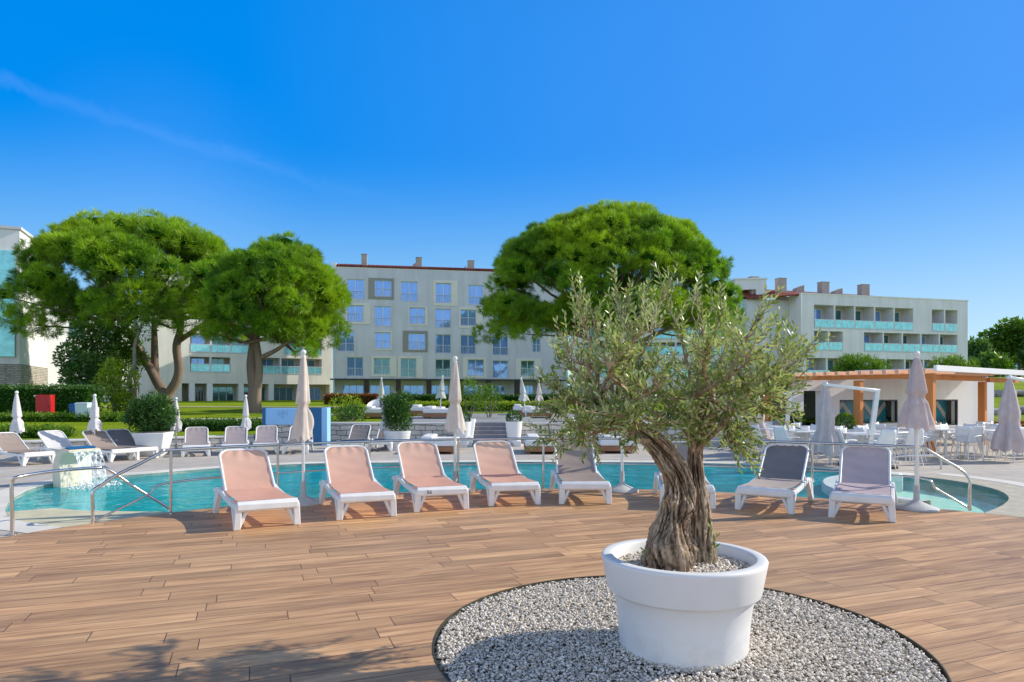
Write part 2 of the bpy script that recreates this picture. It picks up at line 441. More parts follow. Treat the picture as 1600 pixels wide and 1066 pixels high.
simple('sling_mauve', (0.36, 0.31, 0.32), 0.8, 0.06, 4.0, spec=0.2, transl=0.1)
simple('sling_lilac_shaded', (0.56, 0.45, 0.46), 0.8, 0.06, 4.0, bmp=0.12, bscale=160, spec=0.2, transl=0.15)  # taupe cloth again, its shade tone put into the colour
simple('sling_seat_shaded', (0.50, 0.42, 0.37), 0.8, 0.06, 4.0, bmp=0.12, bscale=160, spec=0.2, transl=0.15)  # taupe seat cloth with the shade painted in
simple('sling_white', (0.74, 0.72, 0.70), 0.8, 0.06, 4.0, spec=0.2, transl=0.2)
simple('canopy_cream', (0.72, 0.64, 0.56), 0.85, 0.12, 5.0, bmp=0.15, bscale=40, spec=0.15, transl=0.22)
simple('canopy_pink', (0.66, 0.56, 0.53), 0.85, 0.12, 5.0, bmp=0.15, bscale=40, spec=0.15, transl=0.2)
simple('canopy_white', (0.76, 0.74, 0.72), 0.85, 0.08, 5.0, spec=0.15, transl=0.2)
simple('canopy_sage', (0.60, 0.62, 0.55), 0.85, 0.08, 5.0, spec=0.15, transl=0.2)
simple('concrete', (0.50, 0.50, 0.48), 0.75, 0.15, 5.0, bmp=0.25)
simple('blue_panel', (0.012, 0.13, 0.30), 0.5, 0.15, 1.0)
simple('pale_panel', (0.30, 0.58, 0.90), 0.55, 0.05, 1.0)
simple('logo_grey', (0.20, 0.32, 0.46), 0.6, 0.05, 1.0)
simple('ink', (0.02, 0.02, 0.022), 0.6, 0.05, 1.0)
simple('plaster_cream', (0.88, 0.81, 0.69), 0.85, 0.09, 0.35, bmp=0.08, bscale=30, stain=.28)
simple('plaster_grey', (0.67, 0.66, 0.68), 0.85, 0.09, 0.3, bmp=0.08, bscale=30, stain=.28)
simple('plaster_pale', (0.85, 0.80, 0.80), 0.85, 0.09, 0.3, bmp=0.08, bscale=30, stain=.28)
simple('plaster_white', (0.88, 0.85, 0.80), 0.85, 0.08, 0.3, bmp=0.08, bscale=30, stain=.28)
simple('trim_cream', (0.80, 0.75, 0.66), 0.8, 0.05, 1.0)
simple('trim_taupe', (0.33, 0.305, 0.27), 0.8, 0.06, 1.0)
simple('recess', (0.62, 0.55, 0.46), 0.85, 0.1, 0.5)
simple('frame_white', (0.74, 0.75, 0.75), 0.5, 0.04, 1.0)
simple('post_brown', (0.045, 0.028, 0.02), 0.6, 0.15, 1.0)
simple('chimney', (0.48, 0.40, 0.34), 0.85, 0.12, 1.0, bmp=0.1)
glassy('pane_blue', (0.11, 0.33, 0.78), 0.42, curtain=(0.8, 0.84, 0.88))  # sky reflection put into the blue base colour
glassy('pane_teal', (0.10, 0.22, 0.25), 0.55)
glassy('pane_dark', (0.06, 0.09, 0.10), 0.4)
simple('balustrade', (0.26, 0.66, 0.68), 0.12, 0.25, 2.2, metal=0.35)
simple('spout_stone', (0.70, 0.61, 0.47), 0.7, 0.16, 4.0, bmp=0.2)
simple('red_box', (0.55, 0.008, 0.012), 0.4, 0.1, 2.0)
simple('blue_bin', (0.01, 0.11, 0.36), 0.4, 0.1, 2.0)
simple('pale_bin', (0.55, 0.68, 0.70), 0.4, 0.06, 2.0)
simple('orange_wood', (0.60, 0.21, 0.04), 0.6, 0.22, 1.4, bmp=0.2, bscale=50, streak=True)
simple('rafter_end', (0.78, 0.42, 0.24), 0.7, 0.15, 3.0)
simple('timber', (0.30, 0.135, 0.06), 0.6, 0.2, 4.0)
simple('cushion', (0.74, 0.73, 0.72), 0.85, 0.05, 3.0)
simple('teal_tile', (0.03, 0.24, 0.30), 0.18, 0.3, 3.0)
simple('taupe_tile', (0.50, 0.44, 0.37), 0.35, 0.15, 5.0)
simple('terracotta_pot', (0.48, 0.16, 0.05), 0.7, 0.2, 3.0)
simple('rock', (0.42, 0.40, 0.37), 0.9, 0.3, 1.2, bmp=0.8, bscale=6)
simple('step_slate', (0.24, 0.235, 0.25), 0.7, 0.2, 4.0)
brickish('roof_tile', (0.36, 0.075, 0.035), (0.25, 0.055, 0.03), (0.09, 0.02, 0.015), 1.0, 0.35, 0.45, 0.04, 0.8, 1.0, axis='XY', var=0.35)
simple('bark_pine', (0.22, 0.155, 0.115), 0.9, 0.45, 1.6, bmp=1.0, bscale=5, streak=True)
simple('bark_grey', (0.22, 0.19, 0.15), 0.9, 0.35, 3.0, bmp=0.8, bscale=8)
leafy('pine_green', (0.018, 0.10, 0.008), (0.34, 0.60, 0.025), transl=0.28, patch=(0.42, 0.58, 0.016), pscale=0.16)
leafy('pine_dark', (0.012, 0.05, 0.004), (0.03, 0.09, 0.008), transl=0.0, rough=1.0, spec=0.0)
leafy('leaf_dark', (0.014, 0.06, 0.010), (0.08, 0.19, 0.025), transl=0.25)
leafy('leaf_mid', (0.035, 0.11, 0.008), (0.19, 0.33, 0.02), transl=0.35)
leafy('leaf_lime', (0.10, 0.19, 0.008), (0.40, 0.50, 0.02), transl=0.4)
leafy('leaf_red', (0.12, 0.03, 0.012), (0.34, 0.13, 0.035), transl=0.3)
leafy('leaf_olive', (0.05, 0.135, 0.018), (0.35, 0.47, 0.075), back=(0.44, 0.51, 0.26), rough=0.4, transl=0.3, spec=0.5)
leafy('leaf_forest', (0.03, 0.10, 0.03), (0.15, 0.27, 0.04), transl=0.3)
leafy('pebble', (0.38, 0.32, 0.25), (0.94, 0.86, 0.75), transl=0.0, rough=0.75, spec=0.25)
simple('flower', (0.60, 0.12, 0.02), 0.7, 0.3, 5.0)

def pool_floor_mat():
    m, nt, b, out = _new('pool_floor')
    tc = N(nt, 'ShaderNodeTexCoord')
    # caustic-like net of lighter lines on the tiles + soft blotches
    nz = N(nt, 'ShaderNodeTexNoise', i_Scale=1.1, i_Detail=2.0); L(nt, tc.outputs['Object'], nz.inputs['Vector'])
    c = ramp(nt, nz.outputs['Fac'], [(0.3, (0.0, 0.52, 0.56)), (0.7, (0.0, 0.78, 0.78))])
    L(nt, c, b.inputs['Base Color']); b.inputs['Roughness'].default_value = 0.5
pool_floor_mat()

def pool_floor_kid():
    m, nt, b, out = _new('pool_floor_kid')
    tc = N(nt, 'ShaderNodeTexCoord')
    vo = N(nt, 'ShaderNodeTexVoronoi', i_Scale=9.0); L(nt, tc.outputs['Object'], vo.inputs['Vector'])
    c = ramp(nt, vo.outputs['Distance'], [(0.1, (0.46, 0.78, 0.62)), (0.6, (0.70, 0.92, 0.74))])
    L(nt, c, b.inputs['Base Color']); b.inputs['Roughness'].default_value = 0.6
pool_floor_kid()

def water_mat(name='water', lo=.22, hi=.6, tint=(0.5, 0.98, 0.98, 1)):
    m, nt, b, out = _new(name)
    nt.nodes.remove(b)
    tc = N(nt, 'ShaderNodeTexCoord')
    mp = N(nt, 'ShaderNodeMapping'); mp.inputs['Scale'].default_value = (1.0, 1.0, 1.0); L(nt, tc.outputs['Object'], mp.inputs[0])
    n1 = N(nt, 'ShaderNodeTexNoise', i_Scale=2.6, i_Detail=3.0, i_Roughness=0.5, i_Distortion=0.5); L(nt, mp.outputs[0], n1.inputs['Vector'])
    n2 = N(nt, 'ShaderNodeTexNoise', i_Scale=9.0, i_Detail=2.0); L(nt, mp.outputs[0], n2.inputs['Vector'])
    h = N(nt, 'ShaderNodeMath', operation='MULTIPLY_ADD', i_1=0.3); L(nt, n2.outputs['Fac'], h.inputs[0]); L(nt, n1.outputs['Fac'], h.inputs[2])
    bp = N(nt, 'ShaderNodeBump', i_Strength=0.35, i_Distance=0.05); L(nt, h.outputs[0], bp.inputs['Height'])
    gl = N(nt, 'ShaderNodeBsdfGlossy'); gl.inputs['Roughness'].default_value = 0.03; gl.inputs[0].default_value = (1, 1, 1, 1)
    tr = N(nt, 'ShaderNodeBsdfTransparent')
    # the body of the water: tinted see-through mixed with a little scattering, more so in the crests
    df = N(nt, 'ShaderNodeBsdfDiffuse'); mps = N(nt, 'ShaderNodeMapping'); mps.inputs['Scale'].default_value = (.55, 2.4, 1.0); L(nt, tc.outputs['Object'], mps.inputs[0])
    n3 = N(nt, 'ShaderNodeTexNoise', i_Scale=1.7, i_Detail=5.0, i_Roughness=.6, i_Distortion=1.2); L(nt, mps.outputs[0], n3.inputs['Vector'])
    L(nt, ramp(nt, n3.outputs['Fac'], [(.3, (0.0, .30, .42)), (.52, (0.0, .48, .58)), (.72, (.03, .68, .76))]), df.inputs[0])
    tr.inputs[0].default_value = tint
    mr = N(nt, 'ShaderNodeMapRange', i_1=0.38, i_2=0.72, i_3=lo, i_4=hi); L(nt, n1.outputs['Fac'], mr.inputs[0])
    m1 = N(nt, 'ShaderNodeMixShader'); L(nt, mr.outputs[0], m1.inputs[0]); L(nt, tr.outputs[0], m1.inputs[1]); L(nt, df.outputs[0], m1.inputs[2])
    fr = N(nt, 'ShaderNodeFresnel', i_IOR=1.33); L(nt, bp.outputs[0], fr.inputs['Normal']); L(nt, bp.outputs[0], gl.inputs['Normal'])
    fm = N(nt, 'ShaderNodeMath', operation='MULTIPLY', i_1=0.24); L(nt, fr.outputs[0], fm.inputs[0])
    m2 = N(nt, 'ShaderNodeMixShader'); L(nt, fm.outputs[0], m2.inputs[0]); L(nt, m1.outputs[0], m2.inputs[1]); L(nt, gl.outputs[0], m2.inputs[2])
    L(nt, m2.outputs[0], out.inputs[0])
water_mat(); water_mat('water_clear', .03, .12, (.84, .985, .96, 1))

def falling_mat():
    m, nt, b, out = _new('falling_water')
    tc = N(nt, 'ShaderNodeTexCoord')
    mp = N(nt, 'ShaderNodeMapping'); mp.inputs['Scale'].default_value = (1, 1, 0.35); L(nt, tc.outputs['Object'], mp.inputs[0])
    n1 = N(nt, 'ShaderNodeTexNoise', i_Scale=26.0, i_Detail=5.0, i_Roughness=0.7); L(nt, mp.outputs[0], n1.inputs['Vector'])
    f = N(nt, 'ShaderNodeMapRange', i_1=0.45, i_2=0.62); L(nt, n1.outputs['Fac'], f.inputs[0])
    b.inputs['Base Color'].default_value = (0.85, 0.88, 0.9, 1); b.inputs['Roughness'].default_value = 0.15
    tr = N(nt, 'ShaderNodeBsdfTransparent'); tr.inputs[0].default_value = (0.9, 0.96, 0.97, 1)
    mx = N(nt, 'ShaderNodeMixShader'); L(nt, f.outputs[0], mx.inputs[0]); L(nt, tr.outputs[0], mx.inputs[1]); L(nt, b.outputs[0], mx.inputs[2])
    L(nt, mx.outputs[0], out.inputs[0])
falling_mat()

# ================================================================== terrain height
def lerp(x, xs, ys): return float(np.interp(x, xs, ys))
def sstep(x, a, b):
    t = max(0.0, min(1.0, (x - a) / (b - a))); return t * t * (3 - 2 * t)
def edge_left(X): return 18.75 + (max(min(X, -7.0), -20) + 14.5) * 0.5
def tz(X, Y):
    zl = lerp(Y, [18, 24, 34, 75, 320], [.27, .36, .52, .9, 3.0]); zm = lerp(Y, [23, 36, 75, 320], [.68, .70, .9, 3.0])
    w = sstep(X, -13, -7) * sstep(Y, 22.5, 30)
    if X > -7.0: w = 1.0
    z = zl * (1 - w) + zm * w
    wr = sstep(X, 15, 24)
    zr = lerp(Y, [26, 32, 48, 90, 320], [.05, .5, 2.3, 4.0, 6.0])
    return z * (1 - wr) + zr * wr

# ================================================================== deck, pool, paving
DC = (0.85, 4.35); DR = 7.4; BC = (1.05, 4.5); BR = 1.56; POT = (1.09, 4.36)
def circ(c, r, n, a0=0.0, a1=2 * math.pi, end=False):
    m = n if end else n
    return [(c[0] + r * math.cos(a0 + (a1 - a0) * i / (n - 1 if end else n)), c[1] + r * math.sin(a0 + (a1 - a0) * i / (n - 1 if end else n))) for i in range(m)]

def smooth_loop(pts, sub=8):
    """Catmull-Rom through open point list"""
    out = []
    P = [np.array(p, float) for p in pts]
    P = [2 * P[0] - P[1]] + P + [2 * P[-1] - P[-2]]
    for i in range(1, len(P) - 2):
        for k in range(sub):
            t = k / sub
            p = 0.5 * ((2 * P[i]) + (-P[i - 1] + P[i + 1]) * t + (2 * P[i - 1] - 5 * P[i] + 4 * P[i + 1] - P[i + 2]) * t * t + (-P[i - 1] + 3 * P[i] - 3 * P[i + 1] + P[i + 2]) * t ** 3)
            out.append(tuple(p))
    out.append(tuple(P[-2])); return out

def on_deck(deg, r=DR): return (DC[0] + r * math.cos(R(deg)), DC[1] + r * math.sin(R(deg)))
aL, aR = 148.0, 41.5                                    # where the pool rim meets the round deck
shore = [on_deck(aL), (-6.35, 8.75), (-7.2, 9.7), (-7.95, 11.0), (-8.35, 12.2), (-8.15, 13.2), (-7.4, 14.05), (-6.5, 15.0), (-5.5, 15.65), (-4.0, 16.15),
         (0.0, 16.4), (4.0, 16.2), (6.0, 15.5), (7.2, 14.5), (7.95, 13.6), (8.3, 12.7), (8.25, 11.7), (7.85, 10.8), (7.2, 10.0), on_deck(aR)]
SHORE = smooth_loop(shore, 8)
arc_front = circ(DC, DR, 90, R(aR), R(aL) - 2 * math.pi, True)      # right junction -> below the camera -> left junction
HOLE = SHORE + arc_front[1:-1]
def fill_with_holes(name, outer, holes, z, mat, kind='structure'):
    import bmesh
    bm = bmesh.new()
    for lp in [outer] + holes:
        vs = [bm.verts.new((x, y, z)) for x, y in lp]
        for i in range(len(vs)): bm.edges.new((vs[i], vs[(i + 1) % len(vs)]))
    bmesh.ops.triangle_fill(bm, use_beauty=True, use_dissolve=False, edges=bm.edges[:])
    for f in bm.faces:
        if f.normal.z < 0: f.normal_flip()
    me = bpy.data.meshes.new(name); bm.to_mesh(me); bm.free(); me.materials.append(MATS[mat])
    o = link(name, me); o['kind'] = kind; return o

rect = [(-60, -20), (60, -20), (60, 30), (-60, 30)]
fill_with_holes('ground', [(-900, -700), (900, -700), (900, 900), (-900, 900)], [rect], -0.06, 'earth')
fill_with_holes('pool_surround', rect, [HOLE], 0.0, 'paving')
fill_with_holes('wood_deck', circ(DC, DR, 160), [circ(BC, BR, 72)], 0.002, 'deck_wood')
mb = MB(); mb.lathe([(DR, 0.002), (DR, -0.09), (DR - .05, -0.09), (DR - .05, -1.2)], 160, (DC[0], DC[1], 0))
structure('deck_edge', mb, 'deck_wood')
# pool coping (a pale strip round the far rim)
def offset_strip(name, line, w0, w1, z, mat, thick=0.0):
    mb = MB(); P = np.array(line); T = np.gradient(P, axis=0); T = unit(T); Nn = np.stack([-T[:, 1], T[:, 0]], 1)
    a = P + Nn * w0; b = P + Nn * w1; n = len(P)
    vs = [(x, y, z) for x, y in a] + [(x, y, z) for x, y in b]
    fs = [(i, i + 1, n + i + 1, n + i) for i in range(n - 1)]
    if thick:
        vs += [(x, y, z - thick) for x, y in a]; fs += [(i, 2 * n + i, 2 * n + i + 1, i + 1) for i in range(n - 1)]
    mb.add(vs, fs); o = structure(name, mb, mat); return o
offset_strip('pool_coping', [p for i_, p in enumerate(SHORE) if i_ <= max(k for k, q in enumerate(SHORE) if q[1] >= 13.6)], 0.0, 0.42, 0.006, 'coping', 0.2)
# right-hand pebble beach outside the shallow pool and white strip beyond it
sr = [p for p in SHORE if p[0] > 6.8 and p[1] < 13.6]
offset_strip('pebble_beach', sr + [on_deck(aR)], 0.0, 0.62, 0.004, 'beach_pebble', 0.3)
offset_strip('white_kerb', sr + [on_deck(aR)], 0.62, 0.98, 0.010, 'coping', 0.03)
# basin
mb = MB(); n = len(SHORE)
mb.add([(x, y, 0.0) for x, y in SHORE] + [(x, y, -1.15) for x, y in SHORE], [(i, i + 1, n + i + 1, n + i) for i in range(n - 1)])
structure('pool_wall', mb, 'pool_side')
mb = MB(); mb.add([(x, y, -1.15) for x, y in SHORE], [tuple(range(n))]); structure('pool_floor', mb, 'pool_floor')
# submerged beige steps at the left shore
for k, (rr, z) in enumerate(((1.15, -0.046), (1.75, -0.20))):
    pts = [on_deck(149.5), (-6.3, 8.7), (-7.15, 9.65)] if k == 0 else [on_deck(149.5), (-6.3, 8.7), (-7.15, 9.65), (-7.6, 10.3)]
    inner = [on_deck(149.5 - 13 * rr, DR + .02), (-6.0 + .5 * k, 9.75 + .25 * k), (-6.7 + .2 * k, 10.0 + .45 * k)]
    poly = smooth_loop(pts, 4) + list(reversed(smooth_loop(inner, 4)))
    m = len(poly); mb = MB(); mb.add([(x, y, z) for x, y in poly] + [(x, y, -1.1) for x, y in poly], [tuple(range(m))] + [(i, (i + 1) % m, m + (i + 1) % m, m + i) for i in range(m)])
    structure('pool_step', mb, 'shelf')
# shallow floor of the right pool and the pale wall that divides it from the deep one
div = smooth_loop([on_deck(47, DR + .02), (5.35, 11.0), (5.75, 12.3), (6.6, 13.1), (7.55, 13.35)], 8)
divL = len(div); P = np.array(div); T = unit(np.gradient(P, axis=0)); Nn = np.stack([T[:, 1], -T[:, 0]], 1)
kid = [tuple(p) for p in P] + [p for p in SHORE if p[1] < 13.5 and p[0] > 6.0]
main_w = [p for p in SHORE if not (p[1] < 13.5 and p[0] > 6.0)] + [tuple(p) for p in P[::-1]]
mb = MB(); mb.add([(x, y, -0.055) for x, y in main_w], [tuple(range(len(main_w)))]); structure('pool_water', mb, 'water')
mb = MB(); mb.add([(x, y, -0.055) for x, y in kid], [tuple(range(len(kid)))]); structure('shallow_water', mb, 'water_clear')
mb = MB(); mb.add([(x, y, -0.27) for x, y in kid], [tuple(range(len(kid)))]); structure('shallow_floor', mb, 'pool_floor_kid')
mb = MB(); a = P + Nn * .14; b = P - Nn * .14; ztop = 0.09
vs = [(x, y, z) for z in (ztop, -1.1) for q in (a, b) for x, y in q]
fs = [(i, i + 1, divL + i + 1, divL + i) for i in range(divL - 1)] + [(i, 2 * divL + i, 2 * divL + i + 1, i + 1) for i in range(divL - 1)] + \
     [(divL + i, divL + i + 1, 3 * divL + i + 1, 3 * divL + i) for i in range(divL - 1)] + [(divL - 1, 2 * divL - 1, 4 * divL - 1, 3 * divL - 1)]
mb.add(vs, fs)
o = mesh_obj('pool_divider', mb, 'seat_wall', None, 40, bev=0.03)
tag(o, 'low pale curved wall dividing the shallow pool from the deep one', 'pool wall')

# gravel bed round the planter
mb = MB(); mb.add([(x, y, -0.035) for x, y in circ(BC, BR, 72)], [tuple(range(72))]); structure('gravel_base', mb, 'earth')
mb = MB(); mb.lathe([(BR - .006, -0.035), (BR - .004, 0.006), (BR + .004, 0.006), (BR + .004, 0.0)], 96, (BC[0], BC[1], 0))
tag(mesh_obj('gravel_edging', mb, 'edge_metal', None, 40), 'thin dark metal strip edging the round gravel bed', 'edging')

ICO_V = None
def pebbles(name, centres, sizes, mat, label=None, parent=None, cat=None):
    t = (1 + 5 ** .5) / 2
    v = unit(np.array([(-1, t, 0), (1, t, 0), (-1, -t, 0), (1, -t, 0), (0, -1, t), (0, 1, t), (0, -1, -t), (0, 1, -t), (t, 0, -1), (t, 0, 1), (-t, 0, -1), (-t, 0, 1)], float))
    f = np.array([(0, 11, 5), (0, 5, 1), (0, 1, 7), (0, 7, 10), (0, 10, 11), (1, 5, 9), (5, 11, 4), (11, 10, 2), (10, 7, 6), (7, 1, 8), (3, 9, 4), (3, 4, 2), (3, 2, 6), (3, 6, 8), (3, 8, 9), (4, 9, 5), (2, 4, 11), (6, 2, 10), (8, 6, 7), (9, 8, 1)])
    n = len(centres)
    q = rng.normal(size=(n, 4)); q /= np.linalg.norm(q, axis=1, keepdims=True)
    w, x, y, z = q.T
    Rm = np.stack([np.stack([1 - 2 * (y * y + z * z), 2 * (x * y - z * w), 2 * (x * z + y * w)], -1), np.stack([2 * (x * y + z * w), 1 - 2 * (x * x + z * z), 2 * (y * z - x * w)], -1), np.stack([2 * (x * z - y * w), 2 * (y * z + x * w), 1 - 2 * (x * x + y * y)], -1)], 1)
    S = rng.uniform(0.55, 1.3, (n, 1, 3)) * sizes[:, None, None]
    V = v[None] * rng.uniform(0.58, 1.25, (n, 12, 1)) * S
    V = np.einsum('nij,nkj->nki', Rm, V) ; V[:, :, 2] *= 0.75
    V += centres[:, None, :]
    F = (np.arange(n)[:, None, None] * 12 + f[None]).reshape(-1, 3)
    T = np.repeat(np.clip(rng.normal(.58, .24, n), 0, 1), 12)
    o = np_obj(name, V.reshape(-1, 3), F, mat, parent, tint=T)
    return o
npeb = 44000
a = rng.uniform(0, 2 * np.pi, npeb); r = np.sqrt(rng.uniform(0.04, 1, npeb)) * (BR - .025)
cen = np.stack([BC[0] + r * np.cos(a), BC[1] + r * np.sin(a), rng.uniform(-0.03, 0.004, npeb)], 1)
rp = np.hypot(cen[:, 0] - POT[0], cen[:, 1] - POT[1]); cen[:, 2] += .022 * np.exp(-((rp - .40) / .05) ** 2)
far = np.hypot(cen[:, 0] - POT[0], cen[:, 1] - POT[1]) > .37
vis = cen[:, 1] > 3.3
cen = cen[far & vis]
o = pebbles('gravel', cen, rng.uniform(.0065, .0135, len(cen)), 'pebble'); tag(o, 'pale gravel spread in the round bed under the planter', 'gravel', kind='stuff')

# ================================================================== lawns and terraces
def sheet(name, xs, ts, fy, mat, dz=0.0, kind='structure'):
    vs, fs = [], []
    for t in ts:
        for x in xs:
            y = fy(x) + t; vs.append((x, y, tz(x, y) + dz))
    n = len(xs)
    for j in range(len(ts) - 1):
        for i in range(n - 1): fs.append((j * n + i, j * n + i + 1, (j + 1) * n + i + 1, (j + 1) * n + i))
    mb = MB(); mb.add(vs, fs); o = mesh_obj(name, mb, mat, None, 60, recalc=False); o['kind'] = kind; return o
tl = list(np.linspace(0.12, 30, 40)) + list(np.linspace(33, 330, 40))
sheet('lawn', list(np.linspace(-160, -30, 14)) + list(np.linspace(-28, -6.62, 36)), tl, edge_left, 'lawn')
sheet('lawn', list(np.linspace(-6.6, 15, 28)), tl, lambda x: 23.15, 'lawn')
sheet('lawn', list(np.linspace(15, 40, 30)) + list(np.linspace(45, 260, 20)), tl, lambda x: 26.6, 'lawn')
sheet('terrace', list(np.linspace(-4.2, 9.2, 14)), list(np.linspace(0.0, 10.5, 8)), lambda x: 23.2, 'terrace_paving', 0.012)
sheet('path', list(np.linspace(-40, -6, 30)), [0, 1.6], lambda x: 52 + (x + 23) * -.05, 'path', 0.03)
sheet('path', list(np.linspace(-60, 12, 30)), [0, 1.2], lambda x: 31.0 + (0 if x < -7 else 6), 'path', 0.03)
# ================================================================== sun loungers
def make_lounger(label, sling, backsling=None, loc=(0, 0, 0), rz=0.0, group=None, phi=43, simple_=False):
    """foot end at y=0, head towards +y, width .72"""
    W = .35; t = thing('sun_lounger', label, 'sun lounger', loc, rz, group)
    SH = .335
    # frame: front bar, side rails rising into the rear arch, cross bars
    mb = MB()
    mb.extr([(-.02, .235), (.0, .215), (.05, .225), (.065, .30), (.05, .338), (.01, .335), (-.022, .30)], 'x', -W, W)
    for s in (-1, 1):
        x = s * W
        rail = [(.03, .30), (.35, .295), (.8, .305), (1.15, .335), (1.34, .365), (1.52, .345), (1.86, .29)]
        for (y0, z0), (y1, z1) in zip(rail[:-1], rail[1:]):
            mb.hexa([(x - .028, y0, z0 - .06), (x + .028, y0, z0 - .06), (x + .028, y1, z1 - .06), (x - .028, y1, z1 - .06),
                     (x - .022, y0, z0), (x + .022, y0, z0), (x + .022, y1, z1), (x - .022, y1, z1)])
    mb.bx(-W + .02, W - .02, 1.80, 1.86, .235, .285)
    mb.bx(-W + .02, W - .02, .62, .67, .235, .275)
    mb.bx(-W + .02, W - .02, 1.24, 1.29, .235, .275)
    mesh_obj('frame', mb, 'white_plastic', t, 35, bev=.008)
    # legs: V-shaped front pair (straight leg + raking strut), splayed rear pair
    for s in (-1, 1):
        x = s * W; mb = MB()
        mb.hexa([(x - .04, .015, 0), (x + .04, .015, 0), (x + .04, .085, 0), (x - .04, .085, 0),
                 (x - .055, -.012, .28), (x + .022, -.012, .28), (x + .022, .09, .28), (x - .055, .09, .28)] if s > 0 else
                [(x - .04, .015, 0), (x + .04, .015, 0), (x + .04, .085, 0), (x - .04, .085, 0),
                 (x - .022, -.012, .28), (x + .055, -.012, .28), (x + .055, .09, .28), (x - .022, .09, .28)])
        xi = x - s * .115
        mb.hexa([(x - s * .02 - .022, .03, 0.012), (x - s * .02 + .022, .03, 0.012), (x - s * .02 + .022, .08, .012), (x - s * .02 - .022, .08, .012),
                 (xi - .024, .02, .235), (xi + .024, .02, .235), (xi + .024, .075, .235), (xi - .024, .075, .235)])
        mb.hexa([(x - .03, .06, 0.01), (x + .03, .06, 0.01), (x + .03, .12, .01), (x - .03, .12, .01),
                 (x - .025, .27, .27), (x + .025, .27, .27), (x + .025, .34, .27), (x - .025, .34, .27)])
        mesh_obj('leg', mb, 'white_plastic', t, 35, bev=.010)
    for s in (-1, 1):
        x = s * W; xo = x + s * .045; mb = MB()
        mb.hexa([(xo - .035, 1.40, 0), (xo + .035, 1.40, 0), (xo + .035, 1.50, 0), (xo - .035, 1.50, 0),
                 (x - .03, 1.27, .34), (x + .03, 1.27, .34), (x + .03, 1.42, .34), (x - .03, 1.42, .34)])
        mb.hexa([(xo - .03, 1.46, 0.01), (xo + .03, 1.46, 0.01), (xo + .03, 1.51, .01), (xo - .03, 1.51, .01),
                 (x - .025, 1.60, .30), (x + .025, 1.60, .30), (x + .025, 1.68, .30), (x - .025, 1.68, .30)])
        mesh_obj('leg', mb, 'white_plastic', t, 35, bev=.010)
    # seat sling, gently sagging
    yc = 1.13; bl = .80; ph = R(phi)
    w = W - .025
    mb = MB()
    mb.grid(10, 14, lambda u, v: (-w + 2 * w * u, .035 + v * (yc - .035), SH + .006 - .028 * math.sin(math.pi * v) * math.sin(math.pi * u) - .015 * math.sin(math.pi * v) + .004 * math.sin(u * 40) * (v < .1)))
    mesh_obj('seat', mb, sling, t, 60)
    # backrest: rounded sheet + piping frame
    def bp(u, v):                                       # u across -1..1, v up 0..1
        d = v * bl
        return (u, yc + d * math.cos(ph), SH - .01 + d * math.sin(ph))
    out = []
    wr = W - .035; rc = .13
    for v in np.linspace(0, 1 - rc / bl, 8): out.append((-wr, v))
    for a in np.linspace(0, math.pi / 2, 7)[1:]: out.append((-wr + rc * (1 - math.cos(a)), 1 - rc / bl + rc / bl * math.sin(a)))
    for q in list(reversed(out)): out.append((-q[0], q[1]))
    mb = MB()
    def surf(u, v):
        # width limit at v following the rounded corners
        vv = v; d = max(0, vv - (1 - rc / bl)) / (rc / bl)
        lim = wr - .008 - rc * (1 - math.sqrt(max(0, 1 - d * d)))
        x, y, z = bp((2 * u - 1) * lim, vv * .992)
        sag = .022 * math.sin(math.pi * min(1, vv)) * (1 - (2 * u - 1) ** 2) + .009 * math.sin(u * 23 + 2 + phi) * max(0, vv - .72) * 3.6 + .004 * math.sin(vv * 21 + u * 4 + phi)
        return (x, y + sag * math.sin(ph), z - sag * math.cos(ph))
    mb.grid(22, 22, surf)
    b = mesh_obj('backrest', mb, backsling or sling, t, 60)
    mb = MB()
    loop = [Vector(bp(u, v)) for u, v in out]
    mb.tube(loop, .019, 8)
    mesh_obj('piping', mb, 'white_plastic', b, 50)
    mb = MB()
    for s in (-1, 1): mb.bar((s * (wr - .06), yc + .33 * math.cos(ph), SH - .03 + .33 * math.sin(ph)), (s * (wr - .06), yc + .62, .30), .03, .02)
    mesh_obj('back_stay', mb, 'white_plastic', b, 40)
    return t

GL = 'white framed loungers lined up along the wooden deck'
def place_by_feet(fl, fr, ang=None):
    a, b = G(*fl), G(*fr); m = (a + b) / 2; d = b - a
    rz = math.atan2(d.y, d.x) if ang is None else R(ang)
    return (m.x + .04 * math.sin(rz), m.y - .04 * math.cos(rz), 0.004), rz
spots = [((363, 829), (471, 821), 31, 'sling_sunlit', None, 'sunlit peach lounger nearest the pool handrail, with no lounger on its far side'),
         ((527, 814), (618, 807), 23, 'sling_sunlit', None, 'sunlit peach lounger between the lounger at the handrail end and the one numbered 56'),
         ((646, 802), (733, 795.5), 20, 'sling_sunlit', None, 'sunlit peach lounger with the number 56 on its white front bar'),
         ((763, 791.5), (845, 789.5), 13, 'sling_sunlit', None, 'sunlit peach lounger between the lounger numbered 56 and the taupe lounger'),
         ((874, 789), (955, 788), 1, 'sling_taupe', None, 'taupe lounger half under the drooping olive leaves'),
         ((1036, 794), (1113, 795.5), -9, 'sling_taupe', None, 'taupe lounger mostly hidden behind the olive trunk'),
         ((1148, 797.5), (1241, 803.5), -32, 'sling_seat_shaded', 'sling_grey_shaded', 'shaded lounger with a dark grey backrest and beige seat on the open deck'),
         ((1296, 809), (1398, 817), -29, 'sling_lilac_shaded', None, 'shaded lilac grey lounger beside the large parasol on its round base')]
LOUNGERS = []
